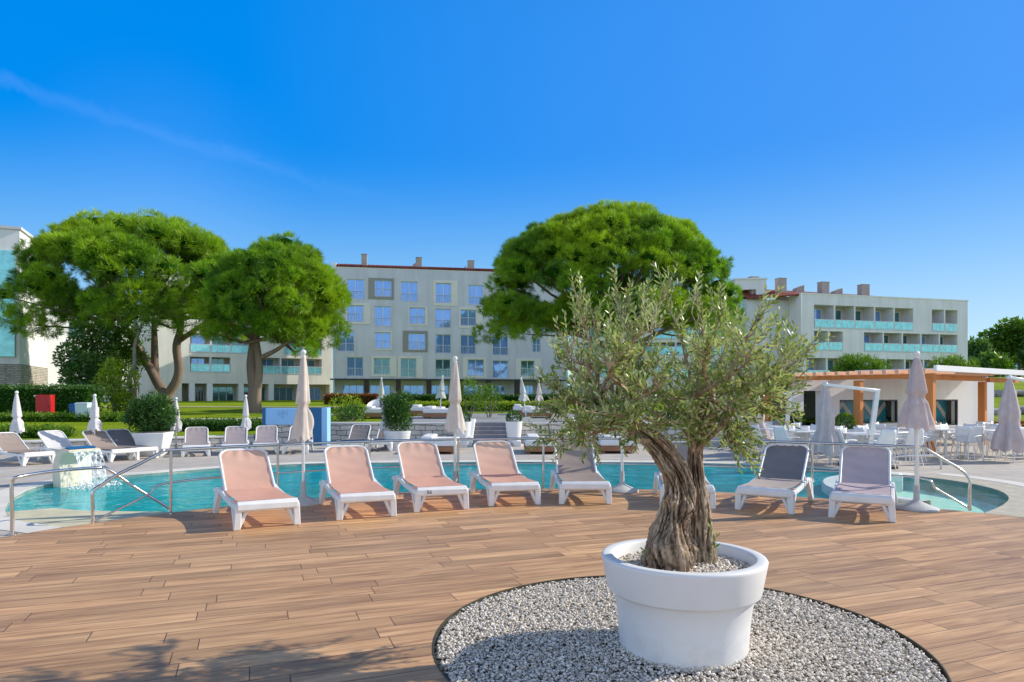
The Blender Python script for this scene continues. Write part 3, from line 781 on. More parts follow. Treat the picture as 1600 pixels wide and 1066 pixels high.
for fl, fr, ang, s, bs, lab in spots:
    loc, rz = place_by_feet(fl, fr, ang)
    LOUNGERS.append(make_lounger(lab, s, bs, loc, rz, GL, phi=39 + rnd.uniform(-2, 2)))
# number on the third one's front bar
cu = bpy.data.curves.new('number', 'FONT'); cu.body = '56'; cu.size = .075; cu.extrude = .001; cu.align_x = 'CENTER'
to = bpy.data.objects.new('tmp', cu); COL.objects.link(to)
dg = bpy.context.evaluated_depsgraph_get(); me = bpy.data.meshes.new_from_object(to.evaluated_get(dg)); bpy.data.objects.remove(to)
me.materials.clear(); me.materials.append(MATS['ink'])
no = link('number', me, LOUNGERS[2]); no.location = (-.19, -.026, .252); no.rotation_euler = (R(84), 0, 0)

# far loungers round the pool (copies)
GB = 'loungers along the far side of the pool'
pr = {}
def far_lounger(px, py, ang, sl, lab):
    p = G(px, py); loc = (p.x, p.y, 0.004)
    if sl not in pr:
        pr[sl] = make_lounger(lab, sl, None, loc, R(ang), GB, phi=34); pr[sl].scale = (.9, .9, .9)
    else: copy_tree(pr[sl], loc, R(ang), lab, GB)
for a in [(62, 727, 62, 'sling_taupe', 'taupe far lounger beside the first white parasol from the hedge end of the pool'),
          (128, 722, 58, 'sling_white', 'white far lounger just behind the waterfall spout'),
          (196, 721, 56, 'sling_taupe', 'taupe far lounger under the parasol behind the waterfall spout'),
          (226, 718, 52, 'sling_grey_shaded', 'grey far lounger in front of the big tapered planter'),
          (306, 714, 24, 'sling_mauve', 'mauve grey far lounger beside the parasol next to the big tapered planter'),
          (366, 712, 20, 'sling_mauve', 'mauve grey far lounger between the two parasols right of the big planter'),
          (414, 710, 18, 'sling_mauve', 'mauve grey far lounger just before the stone base of the pale sign wall'),
          (461, 710, 12, 'sling_grey_shaded', 'grey far lounger standing against the sign wall base'),
          (549, 706, 2, 'sling_grey_shaded', 'dark far lounger against the stone wall near the blue panel'),
          (593, 706, 0, 'sling_grey_shaded', 'dark far lounger against the stone wall beside the parasol and leafy planter')]:
    far_lounger(*a)

# ================================================================== closed parasols
def parasol(label, x, y, H, zlow, rmax, mat, group, z0=0.0, base='dome', lean=(0, 0), pole_r=.024, flap=True, seed=0, seg=48, waist=.42):
    t = thing('parasol', label, 'parasol', (x, y, z0), 0, group)
    r2 = random.Random(seed); ph = r2.random() * 6.28; tw = r2.uniform(-.9, .9)
    def off(z): return (lean[0] * z, lean[1] * z)
    mb = MB(); mb.tube([(off(z)[0], off(z)[1], z) for z in (0.02, .6, H * .6, H - .05)], pole_r, 10)
    mesh_obj('pole', mb, 'pole_alu', t, 50)
    ztop = H - .09; Lc = ztop - zlow
    prof = []
    for i in range(31):
        f = i / 30
        z = ztop - Lc * f
        if f < 1 - waist: r = .028 + (rmax * .50) * (f / (1 - waist)) ** .75
        else:
            g = (f - (1 - waist)) / waist
            r = rmax * (.50 - .10 * math.sin(min(1, g * 4.5) * math.pi) + .5 * g ** .85)
        prof.append((max(.02, r), z))
    def fold(a, i, r, z):
        f = i / 30
        amp = .13 + .18 * f
        k = 1 + amp * math.sin(4 * (a + ph) + tw * f * 5) * (.6 + .4 * math.sin(a * 1 + 3 * f + ph)) + .09 * math.sin(9 * a + 7 * f * tw + ph) * f
        zz = z
        if i == 30: zz += .028 * math.sin(8 * a + ph) - .015 * abs(math.sin(3 * a))
        if i >= 28: zz += .03 * math.sin(5 * a + ph * 2)
        if flap and f > .62 and math.cos(a - .25) > .86: k += .55 * (math.cos(a - .25) - .86) / .14 * math.sin(math.pi * min(1, (f - .62) / .3)) * .9 * (1 if f < .93 else .3)
        ox, oy = off(z)
        return r * k, zz
    # canopy (lean handled by shifting)
    mb2 = MB(); mb2.lathe(prof, seg, (0, 0, 0), fn=fold)
    mb2.v = [(vx + off(vz)[0], vy + off(vz)[1], vz) for vx, vy, vz in mb2.v]
    can = mesh_obj('canopy', mb2, mat, t, 70, recalc=False)
    zs = ztop - Lc * (1 - waist * .93); mb = MB()
    mb.lathe([(rmax * .43, zs - .012), (rmax * .46, zs), (rmax * .43, zs + .012)], 24, (off(zs)[0], off(zs)[1], 0))
    mesh_obj('strap', mb, mat, can, 60)
    mb = MB(); o_ = off(H)
    mb.sphere((o_[0], o_[1], H - .035), .042, 12, 8); mb.lathe([(.03, H - .11), (.034, H - .075)], 12, (o_[0], o_[1], 0))
    mesh_obj('finial', mb, 'white_plastic', t, 60)
    if base == 'dome':
        mb = MB(); mb.lathe([(.275, 0.0), (.28, .02), (.265, .035), (.17, .07), (.09, .105), (.05, .13), (.04, .15), (.036, .34), (.03, .34)], 40, cap0=True)
        mesh_obj('base', mb, 'concrete', t, 35)
    elif base == 'plate':
        mb = MB(); mb.lathe([(.25, 0.0), (.25, .03), (.10, .06), (.035, .08), (.03, .25), (.02, .25)], 28, cap0=True)
        mesh_obj('base', mb, 'concrete', t, 35)
    return t
p = G(474, 788); parasol('cream parasol standing behind the sunlit peach lounger nearest the pool handrail', p.x, p.y, 2.27, .97, .13, 'canopy_cream', 'big closed parasols', seed=3)
p = G(711, 768); parasol('cream parasol standing behind the sunlit peach lounger numbered 56', p.x, p.y, 2.25, 1.02, .175, 'canopy_cream', 'big closed parasols', seed=5, flap=False)
p = G(1432, 796); parasol('pinkish parasol on a domed concrete base beside the shaded lilac grey lounger', p.x, p.y, 2.22, 1.15, .20, 'canopy_pink', 'big closed parasols', seed=9, flap=False, waist=.47)
p = G(972, 768); parasol('cream parasol on a domed base hidden behind the olive crown', p.x, p.y, 2.25, 1.05, .13, 'canopy_cream', 'big closed parasols', seed=11, flap=False)
GW = 'small white closed parasols by the far pool side'
for px, pb, pt, pl, mt, lab in [(26, 718, 611, 674, 'canopy_white', 'white parasol in front of the hedge, beside the red cabinet'),
                            (148, 716, 616, 672, 'canopy_white', 'white parasol beside the pale recycling bin'),
                            (275, 708, 621, 672, 'canopy_white', 'white parasol just right of the bush in the tapered planter'),
                            (384, 704, 617, 669, 'canopy_white', 'white parasol near the second pine trunk'),
                            (602, 702, 617, 671, 'canopy_white', 'white parasol beside the leafy shrub in the striped planter')]:
    p = G(px, pb); zt = A(px, pt, p.y).z; zl = A(px, pl, p.y).z
    parasol(lab, p.x, p.y, zt, zl, .145, mt, GW, seed=px, base='plate', pole_r=.02, seg=32, waist=.38)
GT = 'closed parasols up on the terrace'
for px, pt, pl, D, ln, mt, lab in [(596, 590, 629, 30, (0, 0), 'canopy_sage', 'sage green parasol rising behind the shrub in the striped planter'),
                               (687, 587, 622, 29, (.07, 0), 'canopy_sage', 'tilted sage green parasol beside the white daybed on the terrace'),
                               (822, 590, 626, 27, (-.12, 0), 'canopy_sage', 'tilted pale parasol behind the stone wall right of the stairs'),
                               (842, 594, 626, 33, (0, 0), 'canopy_cream', 'upright small cream parasol next to the tilted pale one'),
                               (938, 590, 630, 36, (0, 0), 'canopy_cream', 'cream parasol seen through the olive leaves')]:
    pp = A(px, pt, D); z0 = tz(pp.x, D); zt = pp.z - z0; zl = A(px, pl, D).z - z0
    parasol(lab, pp.x, D, zt, zl, .19, mt, GT, z0=z0, seed=px, base='plate', lean=ln, seg=24, pole_r=.025, flap=False, waist=.34)

# cantilever parasols of the bar terrace: drooping canopy hung from an arm
def cantilever(label, x, y, H, zlow, dx, dy, topx, mat, seed=0, r=.28):
    t = thing('cantilever_parasol', label, 'parasol', (x, y, 0), 0, 'cantilever parasols on the bar terrace')
    r2 = random.Random(seed); ph = r2.random() * 6
    prof = [(.05 + r * (i / 24) ** .8 * (1 - .28 * math.exp(-((i / 24 - .62) / .1) ** 2)), H - .06 - (H - .06 - zlow) * i / 24) for i in range(25)]
    mb = MB(); mb.lathe(prof, 48, fn=lambda a, i, rr, z: (rr * (1 + (.12 + .2 * i / 24) * math.sin(7 * a + ph + i * .03) * (.7 + .3 * math.sin(2 * a))), z + (.05 * math.sin(7 * a + ph) if i == 24 else 0)))
    mesh_obj('canopy', mb, mat, t, 70, recalc=False)
    mb = MB(); mb.bar((0, 0, H), (topx, dy * .9, H - .14), .09, .07); mesh_obj('arm', mb, 'pole_alu', t, 40, bev=.01)
    mb = MB(); mb.bar((topx, dy * .9, H - .09), (dx, dy, 0.05), .10, .08); mb.box(dx + (topx - dx) * .4, dy, H * .42, .14, .10, .14); mesh_obj('post', mb, 'pole_alu', t, 40, bev=.01)
    mb = MB(); mb.bx(dx - .45, dx + .45, dy - .45, dy + .45, 0.0, .07); mesh_obj('base', mb, 'dark_metal', t, 40, bev=.02)
    mb = MB(); mb.sphere((0, 0, H), .06, 10, 6); mesh_obj('hub', mb, 'white_plastic', t, 60)
    return t
q = G(1290, 731); cantilever('drooping taupe cantilever parasol with a raked white post in front of the bar', q.x, q.y, A(0, 601, q.y).z, .32, 1.0, .15, 1.22, 'canopy_pink', 2, .24)
q = G(1577, 722); cantilever('folded taupe cantilever parasol at the pergola end near the grass slope', q.x, q.y, A(0, 590, q.y).z, A(0, 704, q.y).z, 1.5, .3, 1.0, 'canopy_pink', 5, .30)
q = G(1181, 712); cantilever('folded taupe cantilever parasol beside the side steps, behind olive leaves', q.x, q.y, A(0, 608, q.y).z, .35, .9, .3, 1.0, 'canopy_pink', 8, .30)

# ================================================================== steel rails
def along(pts, r, seg=10): mb = MB(); mb.tube(smooth_loop(pts, 6), r, seg); return mb
post_px = [(267, 800), (434, 776), (577, 769), (716, 766), (849, 766), (972, 766), (1095, 768), (1269, 778), (1434, 793)]
RT = .865
gp = []
for px, py in post_px:
    ang = None
    # point of the deck edge in this direction
    k = (px - CX) / K
    # |(kD, D) - DC| = DR - .12
    rr = DR - .12; aa = k * k + 1; bb = -2 * (k * DC[0] + DC[1]); cc = DC[0] ** 2 + DC[1] ** 2 - rr * rr
    D = (-bb + math.sqrt(bb * bb - 4 * aa * cc)) / (2 * aa); gp.append(Vector((k * D, D, 0)))
t = thing('handrail', 'long steel handrail with posts curving along the deck edge above the pool', 'handrail', gp[4])
def loc(v): return (v[0] - gp[4].x, v[1] - gp[4].y, v[2])
bL = G(145, 818); bR = G(1515, 798)
top = [(bL.x, bL.y, 0.0), (bL.x, bL.y, .22), (bL.x, bL.y, .40), (bL.x + .05, bL.y + .07, .46)]
d = gp[0] - bL
top += [(bL.x + d.x * f, bL.y + d.y * f, .46 + (RT - .46) * f * 1.05) for f in (.3, .6)] + [(bL.x + d.x * .9, bL.y + d.y * .9, RT - .012)]
top += [(g.x, g.y, RT) for g in gp]
d2 = bR - gp[-1]
top += [(gp[-1].x + d2.x * .12, gp[-1].y + d2.y * .12, RT - .01)] + [(gp[-1].x + d2.x * f, gp[-1].y + d2.y * f, RT - (RT - .45) * (f - .1)) for f in (.5, .85)] + [(bR.x, bR.y, .42), (bR.x, bR.y, .3), (bR.x, bR.y, 0)]
mesh_obj('top_rail', along([loc(v) for v in top], .021), 'steel', t, 60)
low = [(bL.x, bL.y, .02)] + [(bL.x + d.x * f, bL.y + d.y * f, .02 + .40 * f) for f in (.35, .7)] + [(gp[0].x, gp[0].y, .43)] + [(g.x, g.y, .44) for g in gp[1:-1]] + [(gp[-1].x, gp[-1].y, .43)] + \
      [(gp[-1].x + d2.x * f, gp[-1].y + d2.y * f, .43 - .40 * f) for f in (.35, .7)] + [(bR.x, bR.y, .02)]
mesh_obj('lower_rail', along([loc(v) for v in low], .014), 'steel', t, 60)
for g in gp:
    mb = MB(); mb.tube([loc((g.x, g.y, 0)), loc((g.x, g.y, RT - .015))], .019, 10); mb.lathe([(.05, 0.003), (.05, .012), (.02, .014)], 14, loc((g.x, g.y, 0)), cap0=True)
    mesh_obj('post', mb, 'steel', t, 50)
bA = G(19, 836); e1 = A(162, 731, 9.0); e2 = A(262, 793, 9.45)
t = thing('handrail', 'short bent steel handrail leading down into the shallow pool end', 'handrail', bA)
f = lambda v: (v[0] - bA.x, v[1] - bA.y, v[2])
mesh_obj('rail', along([f(v) for v in [(bA.x, bA.y, 0), (bA.x, bA.y, .3), (bA.x, bA.y, .60), (bA.x + .06, bA.y + .06, .665), (bA.x + (e1.x - bA.x) * .5, (bA.y + e1.y) / 2, .675), (e1.x - .05, e1.y - .03, e1.z + .003), (e1.x + .04, e1.y + .02, e1.z - .02), ((e1.x + e2.x) / 2, (e1.y + e2.y) / 2, (e1.z + e2.z) / 2), (e2.x, e2.y, e2.z), (e2.x + .03, e2.y, e2.z - .06), (e2.x + .03, e2.y, -.35)]], .020), 'steel', t, 60)
mb = MB(); mb.lathe([(.055, 0.003), (.055, .014), (.02, .016)], 16, (0, 0, 0), cap0=True); mesh_obj('foot_plate', mb, 'steel', t, 40)
bB = G(1388, 736); bC = G(1470, 734)
t = thing('handrail', 'low steel rail at the far rim of the shallow pool, before the bar terrace', 'handrail', bB)
f = lambda v: (v[0] - bB.x, v[1] - bB.y, v[2])
mesh_obj('rail', along([f(v) for v in [(bB.x, bB.y, 0), (bB.x, bB.y, .2), (bB.x + .08, bB.y, .29), ((bB.x + bC.x) / 2, (bB.y + bC.y) / 2, .31), (bC.x - .1, bC.y, .30), (bC.x, bC.y, .2), (bC.x, bC.y, 0)]], .02), 'steel', t, 60)

# ================================================================== waterfall spout
c = G(112, 754); t = thing('waterfall_spout', 'cream stone pool spout with water falling in a white sheet from its curved lip', 'pool fountain', (c.x, c.y, 0), R(-24))
pf = [(-.10, -.15), (-.14, .18), (-.10, .42), (.05, .60), (.28, .655), (.56, .62), (.62, .59), (.60, .56), (.34, .57), (.20, .50), (.16, .36), (.20, .12), (.24, -.15)]
mb = MB(); mb.extr([(x, z) for x, z in pf], 'y', -.48, .48); mb2 = MB()
mb.v = [(x * .64, y * .62, z) for x, y, z in mb.v]; mesh_obj('spout', mb, 'spout_stone', t, 50, bev=.02)
mb = MB(); mb.grid(14, 18, lambda u, v: (.37 + .24 * v ** .6 + .02 * math.sin(u * 30), -.27 + .54 * u, .60 - .66 * v * v - .0 + .01 * math.sin(u * 17 + v * 9)))
mesh_obj('water_sheet', mb, 'falling_water', t, 60, recalc=False)
mb = MB(); mb.grid(4, 4, lambda u, v: (.05 + .29 * u, -.26 + .52 * v, .625 + .045 * math.sin(math.pi * (.25 + .65 * u))))
mesh_obj('water_film', mb, 'blue_panel', t, 60)
mb = MB()
for k in range(260):
    x = .60 + rnd.gauss(.06, .13); y = rnd.uniform(-.42, .42); z = -.05 + abs(rnd.gauss(0, .05)); mb.sphere((x, y, z), rnd.uniform(.006, .02), 5, 3)
mesh_obj('splash', mb, 'white_paint', t, 60)['kind'] = 'stuff'

# ================================================================== planters
def lathe_obj(name, prof, mat, parent, seg=64, cap0=True, ang=30, bev=0): 
    mb = MB(); mb.lathe(prof, seg, cap0=cap0); return mesh_obj(name, mb, mat, parent, ang, bev=bev)
t = thing('planter', 'big round white plastic planter with a wide stepped rim holding the olive tree', 'planter', (POT[0], POT[1], -.03))
lathe_obj('pot', [(.36, 0.0), (.392, .012), (.398, .04), (.412, .22), (.434, .382), (.44, .392), (.466, .394), (.474, .40), (.478, .41), (.512, .590), (.514, .604), (.508, .614), (.496, .617), (.455, .617), (.445, .613), (.438, .603), (.425, .54), (.41, .40)], 'white_pot', t, 96, ang=50)
na = 4200; a = rng.uniform(0, 2 * np.pi, na); r = np.sqrt(rng.uniform(0, 1, na)) * .425
cen = np.stack([POT[0] + r * np.cos(a), POT[1] + r * np.sin(a), .512 + .025 * np.exp(-(r / .2) ** 2) + rng.uniform(-.015, .008, na)], 1)
o = pebbles('gravel', cen, rng.uniform(.008, .0135, na), 'pebble'); tag(o, 'pale pebbles filling the top of the big white planter', 'gravel', kind='stuff')
mb = MB(); mb.lathe([(.001, .53), (.2, .515), (.43, .50)], 40, (POT[0], POT[1], 0)); tag(mesh_obj('soil', mb, 'earth', None, 60), 'dark soil under the pebbles inside the olive planter', 'soil')

def leaf_bush(name, parent, lobes, per, ln, wd, mat, up=.3, outward=.8):
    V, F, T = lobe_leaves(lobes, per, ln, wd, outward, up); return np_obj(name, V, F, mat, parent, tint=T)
def ball(parent, z, r, mat='leaf_dark', n=1500, name='foliage'):
    d = unit(rng.normal(size=(n, 3))); P = d * r * rng.uniform(.8, 1.0, (n, 1)) + np.array([0, 0, z]); D = unit(d + rng.normal(size=(n, 3)) * .6)
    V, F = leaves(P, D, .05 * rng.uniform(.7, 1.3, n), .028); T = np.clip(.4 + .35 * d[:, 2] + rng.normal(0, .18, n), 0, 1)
    return np_obj(name, V, F, mat, parent, tint=np.repeat(T, 4))
def planter_round(label, px, pb, r0, r1, h, z=0.0, stripes=False, square=False, cat='planter'):
    p = G(px, pb, z); t = thing('planter', label, cat, (p.x, p.y, z), R(8))
    if square:
        mb = MB(); mb.hexa([(-r0, -r0, 0), (r0, -r0, 0), (r0, r0, 0), (-r0, r0, 0), (-r1, -r1, h), (r1, -r1, h), (r1, r1, h), (-r1, r1, h)]); mesh_obj('pot', mb, 'white_pot', t, 30, bev=.02)
        mb = MB(); mb.bx(-r1 + .06, r1 - .06, -r1 + .06, r1 - .06, h, h + .012); mesh_obj('soil', mb, 'earth', t)
    else:
        pr_ = [(r0, 0)]
        if stripes:
            for k in range(1, 6):
                rr = r0 + (r1 - r0) * k / 6; pr_ += [(rr, h * k / 6 - .012), (rr - .015, h * k / 6 - .008), (rr - .015, h * k / 6 + .008), (rr, h * k / 6 + .012)]
        pr_ += [(r1, h - .02), (r1, h), (r1 - .04, h), (r1 - .05, h - .08), (0.01, h - .08)]
        lathe_obj('pot', pr_, 'white_pot', t, 40)
    return t, p
# oleander-like bush in the tapered planter
t, p = planter_round('tall white planter tapering to its foot in front of the low wall', 240, 712, .26, .40, .62, square=True)
PB = thing('bush', 'dense round green bush in the tapered white planter by the low wall', 'bush', (p.x, p.y, .6))
leaf_bush('foliage', PB, [(c_ + np.array([0, 0, .44]), r_) for c_, r_ in lobes_in(30, .60, .5, .50, .15, .25)], 3400, .13, .035, 'leaf_dark')
t, p = planter_round('white banded round planter against the stone wall left of the stairs', 621, 703, .30, .40, .56, stripes=True)
PB = thing('bush', 'tall dark upright bush growing in the banded planter', 'bush', (p.x, p.y, .55))
leaf_bush('foliage', PB, [(c_ + np.array([0, 0, .55]), r_) for c_, r_ in lobes_in(36, .40, .40, .68, .12, .22, zmin=-.8)], 3600, .12, .03, 'leaf_dark', up=.7)
for px, pb, lab in ((723, 698, 'tall white tapered planter at the left side of the stairs'), (803, 697, 'tall white tapered planter at the right side of the stairs')):
    t, p = planter_round(lab, px, pb, .19, .27, .78)
    b = thing('shrub_ball', 'small clipped shrub in the ' + lab.replace('tall white tapered ', ''), 'shrub', (p.x, p.y, .78)); ball(b, .10, .24, n=1200)
for px, pb, s, lab in ((1320, 707, .23, 'boxy white planter in front of the bar serving hatch'), (1246, 697, .23, 'boxy white planter between bar tables near the olive leaves')):
    t, p = planter_round(lab, px, pb, s * .86, s, .66, square=True)
    b = thing('shrub_ball', ('green' if px == 1320 else 'dark') + ' clipped box ball in the ' + lab, 'shrub', (p.x, p.y, .66)); ball(b, .19, .25, 'leaf_mid' if px == 1320 else 'leaf_dark', n=2200)
t, p = planter_round('low white planter bowl against the stone wall behind olive sprays', 905, 702, .3, .42, .45)
# ================================================================== walls, stairs, sign
def seg_wall(label, a, b, h, th, z0=0.0, mat='stone_wall', cap='cap_stone', capt=.06, name='retaining_wall', over=.04):
    a = Vector((a[0], a[1], 0)); b = Vector((b[0], b[1], 0)); d = b - a; ln = d.length
    t = thing(name, label, 'wall', (a.x, a.y, z0), math.atan2(d.y, d.x))
    mb = MB(); mb.bx(0, ln, 0, th, -.2, h - capt); mesh_obj('wall', mb, mat, t)
    if cap:
        mb = MB(); mb.bx(-.0, ln, -over, th + .02, h - capt + .002, h); mesh_obj('coping', mb, cap, t, 30, bev=.012)
    return t
seg_wall('long low stone kerb wall behind the far loungers below the lawn', (-20, 15.9), (-8.25, 21.85), .33, .42)
seg_wall('stone wall of fitted blocks between blue panel and stairs', (-6.42, 22.95), (-1.50, 22.95), .69, .42)
seg_wall('stone wall of fitted blocks right of the stairs, behind olive leaves', (.30, 22.95), (7.2, 22.95), .69, .42)
seg_wall('white plastered wall beside the side steps under the olive crown', (8.5, 22.3), (12.0, 26.9), .80, .3, mat='plaster_white', cap=None)
seg_wall('short retaining wall along the side steps', (7.25, 23.0), (9.3, 26.5), .70, .3)
seg_wall('pale low wall holding back the grass slope behind the bar', (12.1, 26.6), (60, 26.6), .42, .4, mat='plaster_white', cap=None)
def stairs(label, x0, x1, y0, n, rise, run, rz=0.0):
    t = thing('stairs', label, 'stairs', (x0, y0, 0), rz)
    for k in range(n):
        mb = MB(); mb.bx(0, x1 - x0, k * run, n * run + .3, k * rise + .003, (k + 1) * rise); mesh_obj('step', mb, 'step_slate', t, 30, bev=.01)
    return t
stairs('grey slate garden stairs between the two tall white planters', -1.22, .02, 21.3, 6, .115, .33)
stairs('side steps with pale edges seen through the olive leaves', 7.55, 8.95, 22.2, 5, .14, .42, R(-25))
for s, lab in ((-1.48, 'white sloped cheek wall left of the slate stairs'), (.04, 'white sloped cheek wall right of the slate stairs')):
    mb = MB(); mb.extr([(21.4, 0), (23.4, 0), (23.4, .80), (22.9, .80), (21.4, .16)], 'x', s, s + .24)
    tag(mesh_obj('cheek_wall', mb, 'white_paint', None, 30, bev=.01), lab, 'wall')
# sign wall: D ~ 21.9
D = 21.85
x0, x1, x2, x3 = [(px - CX) / K * D for px in (410, 482, 503, 512)]
zt = A(0, 638, D).z; zb = A(0, 664, D).z
t = thing('sign_wall', 'pale blue sign board on a stone base joined to a deep blue panel', 'sign', (x0, D, 0))
W1 = x1 - x0
mb = MB(); mb.bx(.12, W1, .03, .33, 0, zb); mesh_obj('stone_base', mb, 'stone_wall', t)
mb = MB(); mb.bx(.11, W1 - .0, -.03, .30, zb + .002, zt); mesh_obj('board', mb, 'pale_panel', t, 30, bev=.012)
mb = MB(); mb.bx(0, .108, -.01, .36, 0, zt + .01); mesh_obj('side_panel', mb, 'blue_panel', t)
mb = MB(); mb.bx(W1 + .002, x2 - x0, -.05, .38, 0, zt + .01); mesh_obj('blue_panel', mb, 'blue_panel', t)
# small faded emblem: rows of little strokes (two lines of marks and a rounded foot), as on the board
mb = MB()
lx, lz, u = .50, zt - .085, .028
for row, pat in enumerate(['#.#.##.#.#', '.#..#.#..#', '#.#.##.#.#', '##.#.##..#']):
    for i, ch in enumerate(pat):
        if ch == '#': mb.bx(lx + i * u * 1.15, lx + i * u * 1.15 + u * .8, -.036, -.031, lz - row * u * 1.3 - u * .8, lz - row * u * 1.3)
for i in range(5): mb.bx(lx + .10 + i * u * .8, lx + .10 + i * u * .8 + u * .6, -.036, -.031, lz - .20 - abs(i - 2) * .006, lz - .185)
mesh_obj('emblem', mb, 'logo_grey', t)
mb = MB(); mb.bx(x2 + .004, x3 + .0, D - .06, D + .35, .0, zt + .02); tag(mesh_obj('pillar', mb, 'pale_panel', None, 30, bev=.01), 'pale slim pillar between the blue panel and the stone wall', 'pillar')

# ================================================================== daybeds and terrace seats
def daybed(label, x, y, z, w, l, rz=0.0, group='white daybeds with wooden bases'):
    t = thing('daybed', label, 'daybed', (x, y, z), rz, group)
    mb = MB(); mb.bx(0, w, 0, l, .06, .20)
    for a in (.05, w - .15):
        for b in (.05, l - .15): mb.bx(a, a + .1, b, b + .1, 0, .06)
    mesh_obj('base', mb, 'timber', t, 30, bev=.01)
    mb = MB(); mb.bx(.01, w - .01, .01, l - .01, .203, .38); mesh_obj('mattress', mb, 'cushion', t, 40, bev=.045, bseg=3)
    mb = MB(); mb.bx(.06, .40, .15, l - .15, .382, .48); mesh_obj('pillow', mb, 'cushion', t, 40, bev=.05, bseg=3)
    return t
for px, pb, w, lab in ((652, 710, 1.05, 'white daybed below the stone wall left of the stairs'), (820, 710, 1.3, 'white daybed below the stone wall right of the stairs'),
                       (938, 709, 1.0, 'white daybed behind the poolside pole under the olive leaves')):
    p = G(px, pb); daybed(lab, p.x, p.y, .004, w, 1.6)
for px, D, w, lab in ((640, 30.0, 1.45, 'white daybed on the upper terrace beside the tilted sage parasol'), (660, 26.4, 1.3, 'white daybed at the edge of the terrace behind the big cream parasol'),
                      (801, 31, 1.3, 'white daybed on the terrace behind the right stairs planter'), (816, 27, 1.2, 'white daybed on the terrace next to the tilted pale parasol'),
                      (565, 26.5, 1.0, 'low white daybed on the terrace beside the round wicker chair')):
    x = (px - CX) / K * D; daybed(lab, x, D, tz(x, D) + .016, w, 1.4)
x = (591 - CX) / K * 27; z = tz(x, 27) + .016
t = thing('lounge_chair', 'beige round wicker chair with a white cushion on the terrace', 'chair', (x, 27, z))
mb = MB(); mb.lathe([(.30, 0), (.40, .12), (.46, .34), (.44, .36), (.36, .30), (.02, .28)], 28, cap0=True); mesh_obj('shell', mb, 'taupe_tile', t, 50)
mb = MB(); mb.grid(16, 6, lambda u, v: (.45 * math.cos(math.pi * u), .45 * math.sin(math.pi * u), .34 + .42 * v * (.4 + .6 * math.sin(math.pi * u)))); mesh_obj('backrest', mb, 'cushion', t, 60)
mb = MB(); mb.lathe([(.02, .42), (.3, .42), (.36, .36), (.34, .30)], 24); mesh_obj('cushion', mb, 'cushion', t, 60)

# ================================================================== hedges and shrubs
def hedge(label, x0, x1, y, w, h, mat, n, ln=.10, rz=0.0, cat='hedge', rough=.05, name='hedge'):
    z = tz((x0 + x1) / 2, y)
    t = thing(name, label, cat, (x0, y, z - .03), rz); lx = x1 - x0
    # leaf skin over a core box
    P, Dn = [], []
    A_ = np.array([lx * h, lx * h, lx * w, w * h, w * h]); k = rng.choice(5, n, p=A_ / A_.sum())
    u, v = rng.uniform(0, 1, n), rng.uniform(0, 1, n)
    P = np.zeros((n, 3)); Dn = np.zeros((n, 3))
    for i, (fx, nn) in enumerate([(lambda a, b: np.stack([a * lx, 0 * a, b * h], 1), (0, -1, 0)), (lambda a, b: np.stack([a * lx, 0 * a + w, b * h], 1), (0, 1, 0)),
                                  (lambda a, b: np.stack([a * lx, b * w, 0 * a + h], 1), (0, 0, 1)), (lambda a, b: np.stack([0 * a, a * w, b * h], 1), (-1, 0, 0)), (lambda a, b: np.stack([0 * a + lx, a * w, b * h], 1), (1, 0, 0))]):
        m = k == i; P[m] = fx(u[m], v[m]); Dn[m] = nn
    P += Dn * rng.normal(0, rough, (n, 1)) + rng.normal(0, .02, (n, 3))
    D = unit(Dn * .6 + rng.normal(size=(n, 3)) * .7 + np.array([0, 0, .3]))
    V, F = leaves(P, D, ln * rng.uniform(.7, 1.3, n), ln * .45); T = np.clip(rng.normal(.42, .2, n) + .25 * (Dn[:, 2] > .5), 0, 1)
    np_obj('foliage', V, F, mat, t, tint=np.repeat(T, 4))
    mb = MB(); mb.bx(.06, lx - .06, .06, w - .06, 0, h - .06); mesh_obj('core', mb, 'pine_dark', t)
    return t
hedge('tall dark clipped hedge behind the red cabinet', -31, -20.0, 32.2, 1.1, 1.5, 'leaf_dark', 12000, .13)
hedge('low dark hedge strip at the foot of the tall hedge', -27.5, -17.0, 29.6, .7, .30, 'leaf_mid', 6000, .11)
hedge('narrow lime green hedge crossing the terrace in front of the grey block', -6.9, 2.5, 37.5, .8, .46, 'leaf_lime', 9000, .11)
hedge('reddish leaved low hedge along the foot of the grey block', -17.0, -12.2, 62.0, .9, .85, 'leaf_red', 5000, .16)
hedge('dark green hedge along the grey block below the veranda posts', -9.8, 6.0, 60.0, .9, .75, 'leaf_dark', 9000, .16)
hedge('dark hedge row at the lawn edge behind the mauve far loungers', -12.9, -8.9, 23.6, .8, .32, 'leaf_dark', 5200, .09)
hedge('small dark hedge left of the big planter bush', -16.3, -13.6, 20.6, .6, .32, 'leaf_mid', 2600, .08)
def bush(label, px, D, rx, rz_, n, mat, h0=0.0, cat='bush', per=900, ln=.12, wd=.035, up=.4, z=None, name='bush', stem=True, ry=None):
    x = (px - CX) / K * D; zz = tz(x, D) if z is None else z
    t = thing(name, label, cat, (x, D, zz - .02))
    lb = [(c_ + np.array([0, 0, rz_ * .9 + h0]), r_) for c_, r_ in lobes_in(n, rx * .8, (ry or rx) * .8, rz_ * .8, rx * .22, rx * .36, zmin=-.7)]
    leaf_bush('foliage', t, lb, per, ln, wd, mat, up=up)
    if stem:
        mb = MB()
        for k in range(5):
            a = k * 1.3; mb.tube([(0.05 * math.cos(a), .05 * math.sin(a), 0), (rx * .35 * math.cos(a), rx * .35 * math.sin(a), h0 + rz_ * .8)], [.025, .012], 6)
        mesh_obj('stem', mb, 'bark_grey', t)
    return t
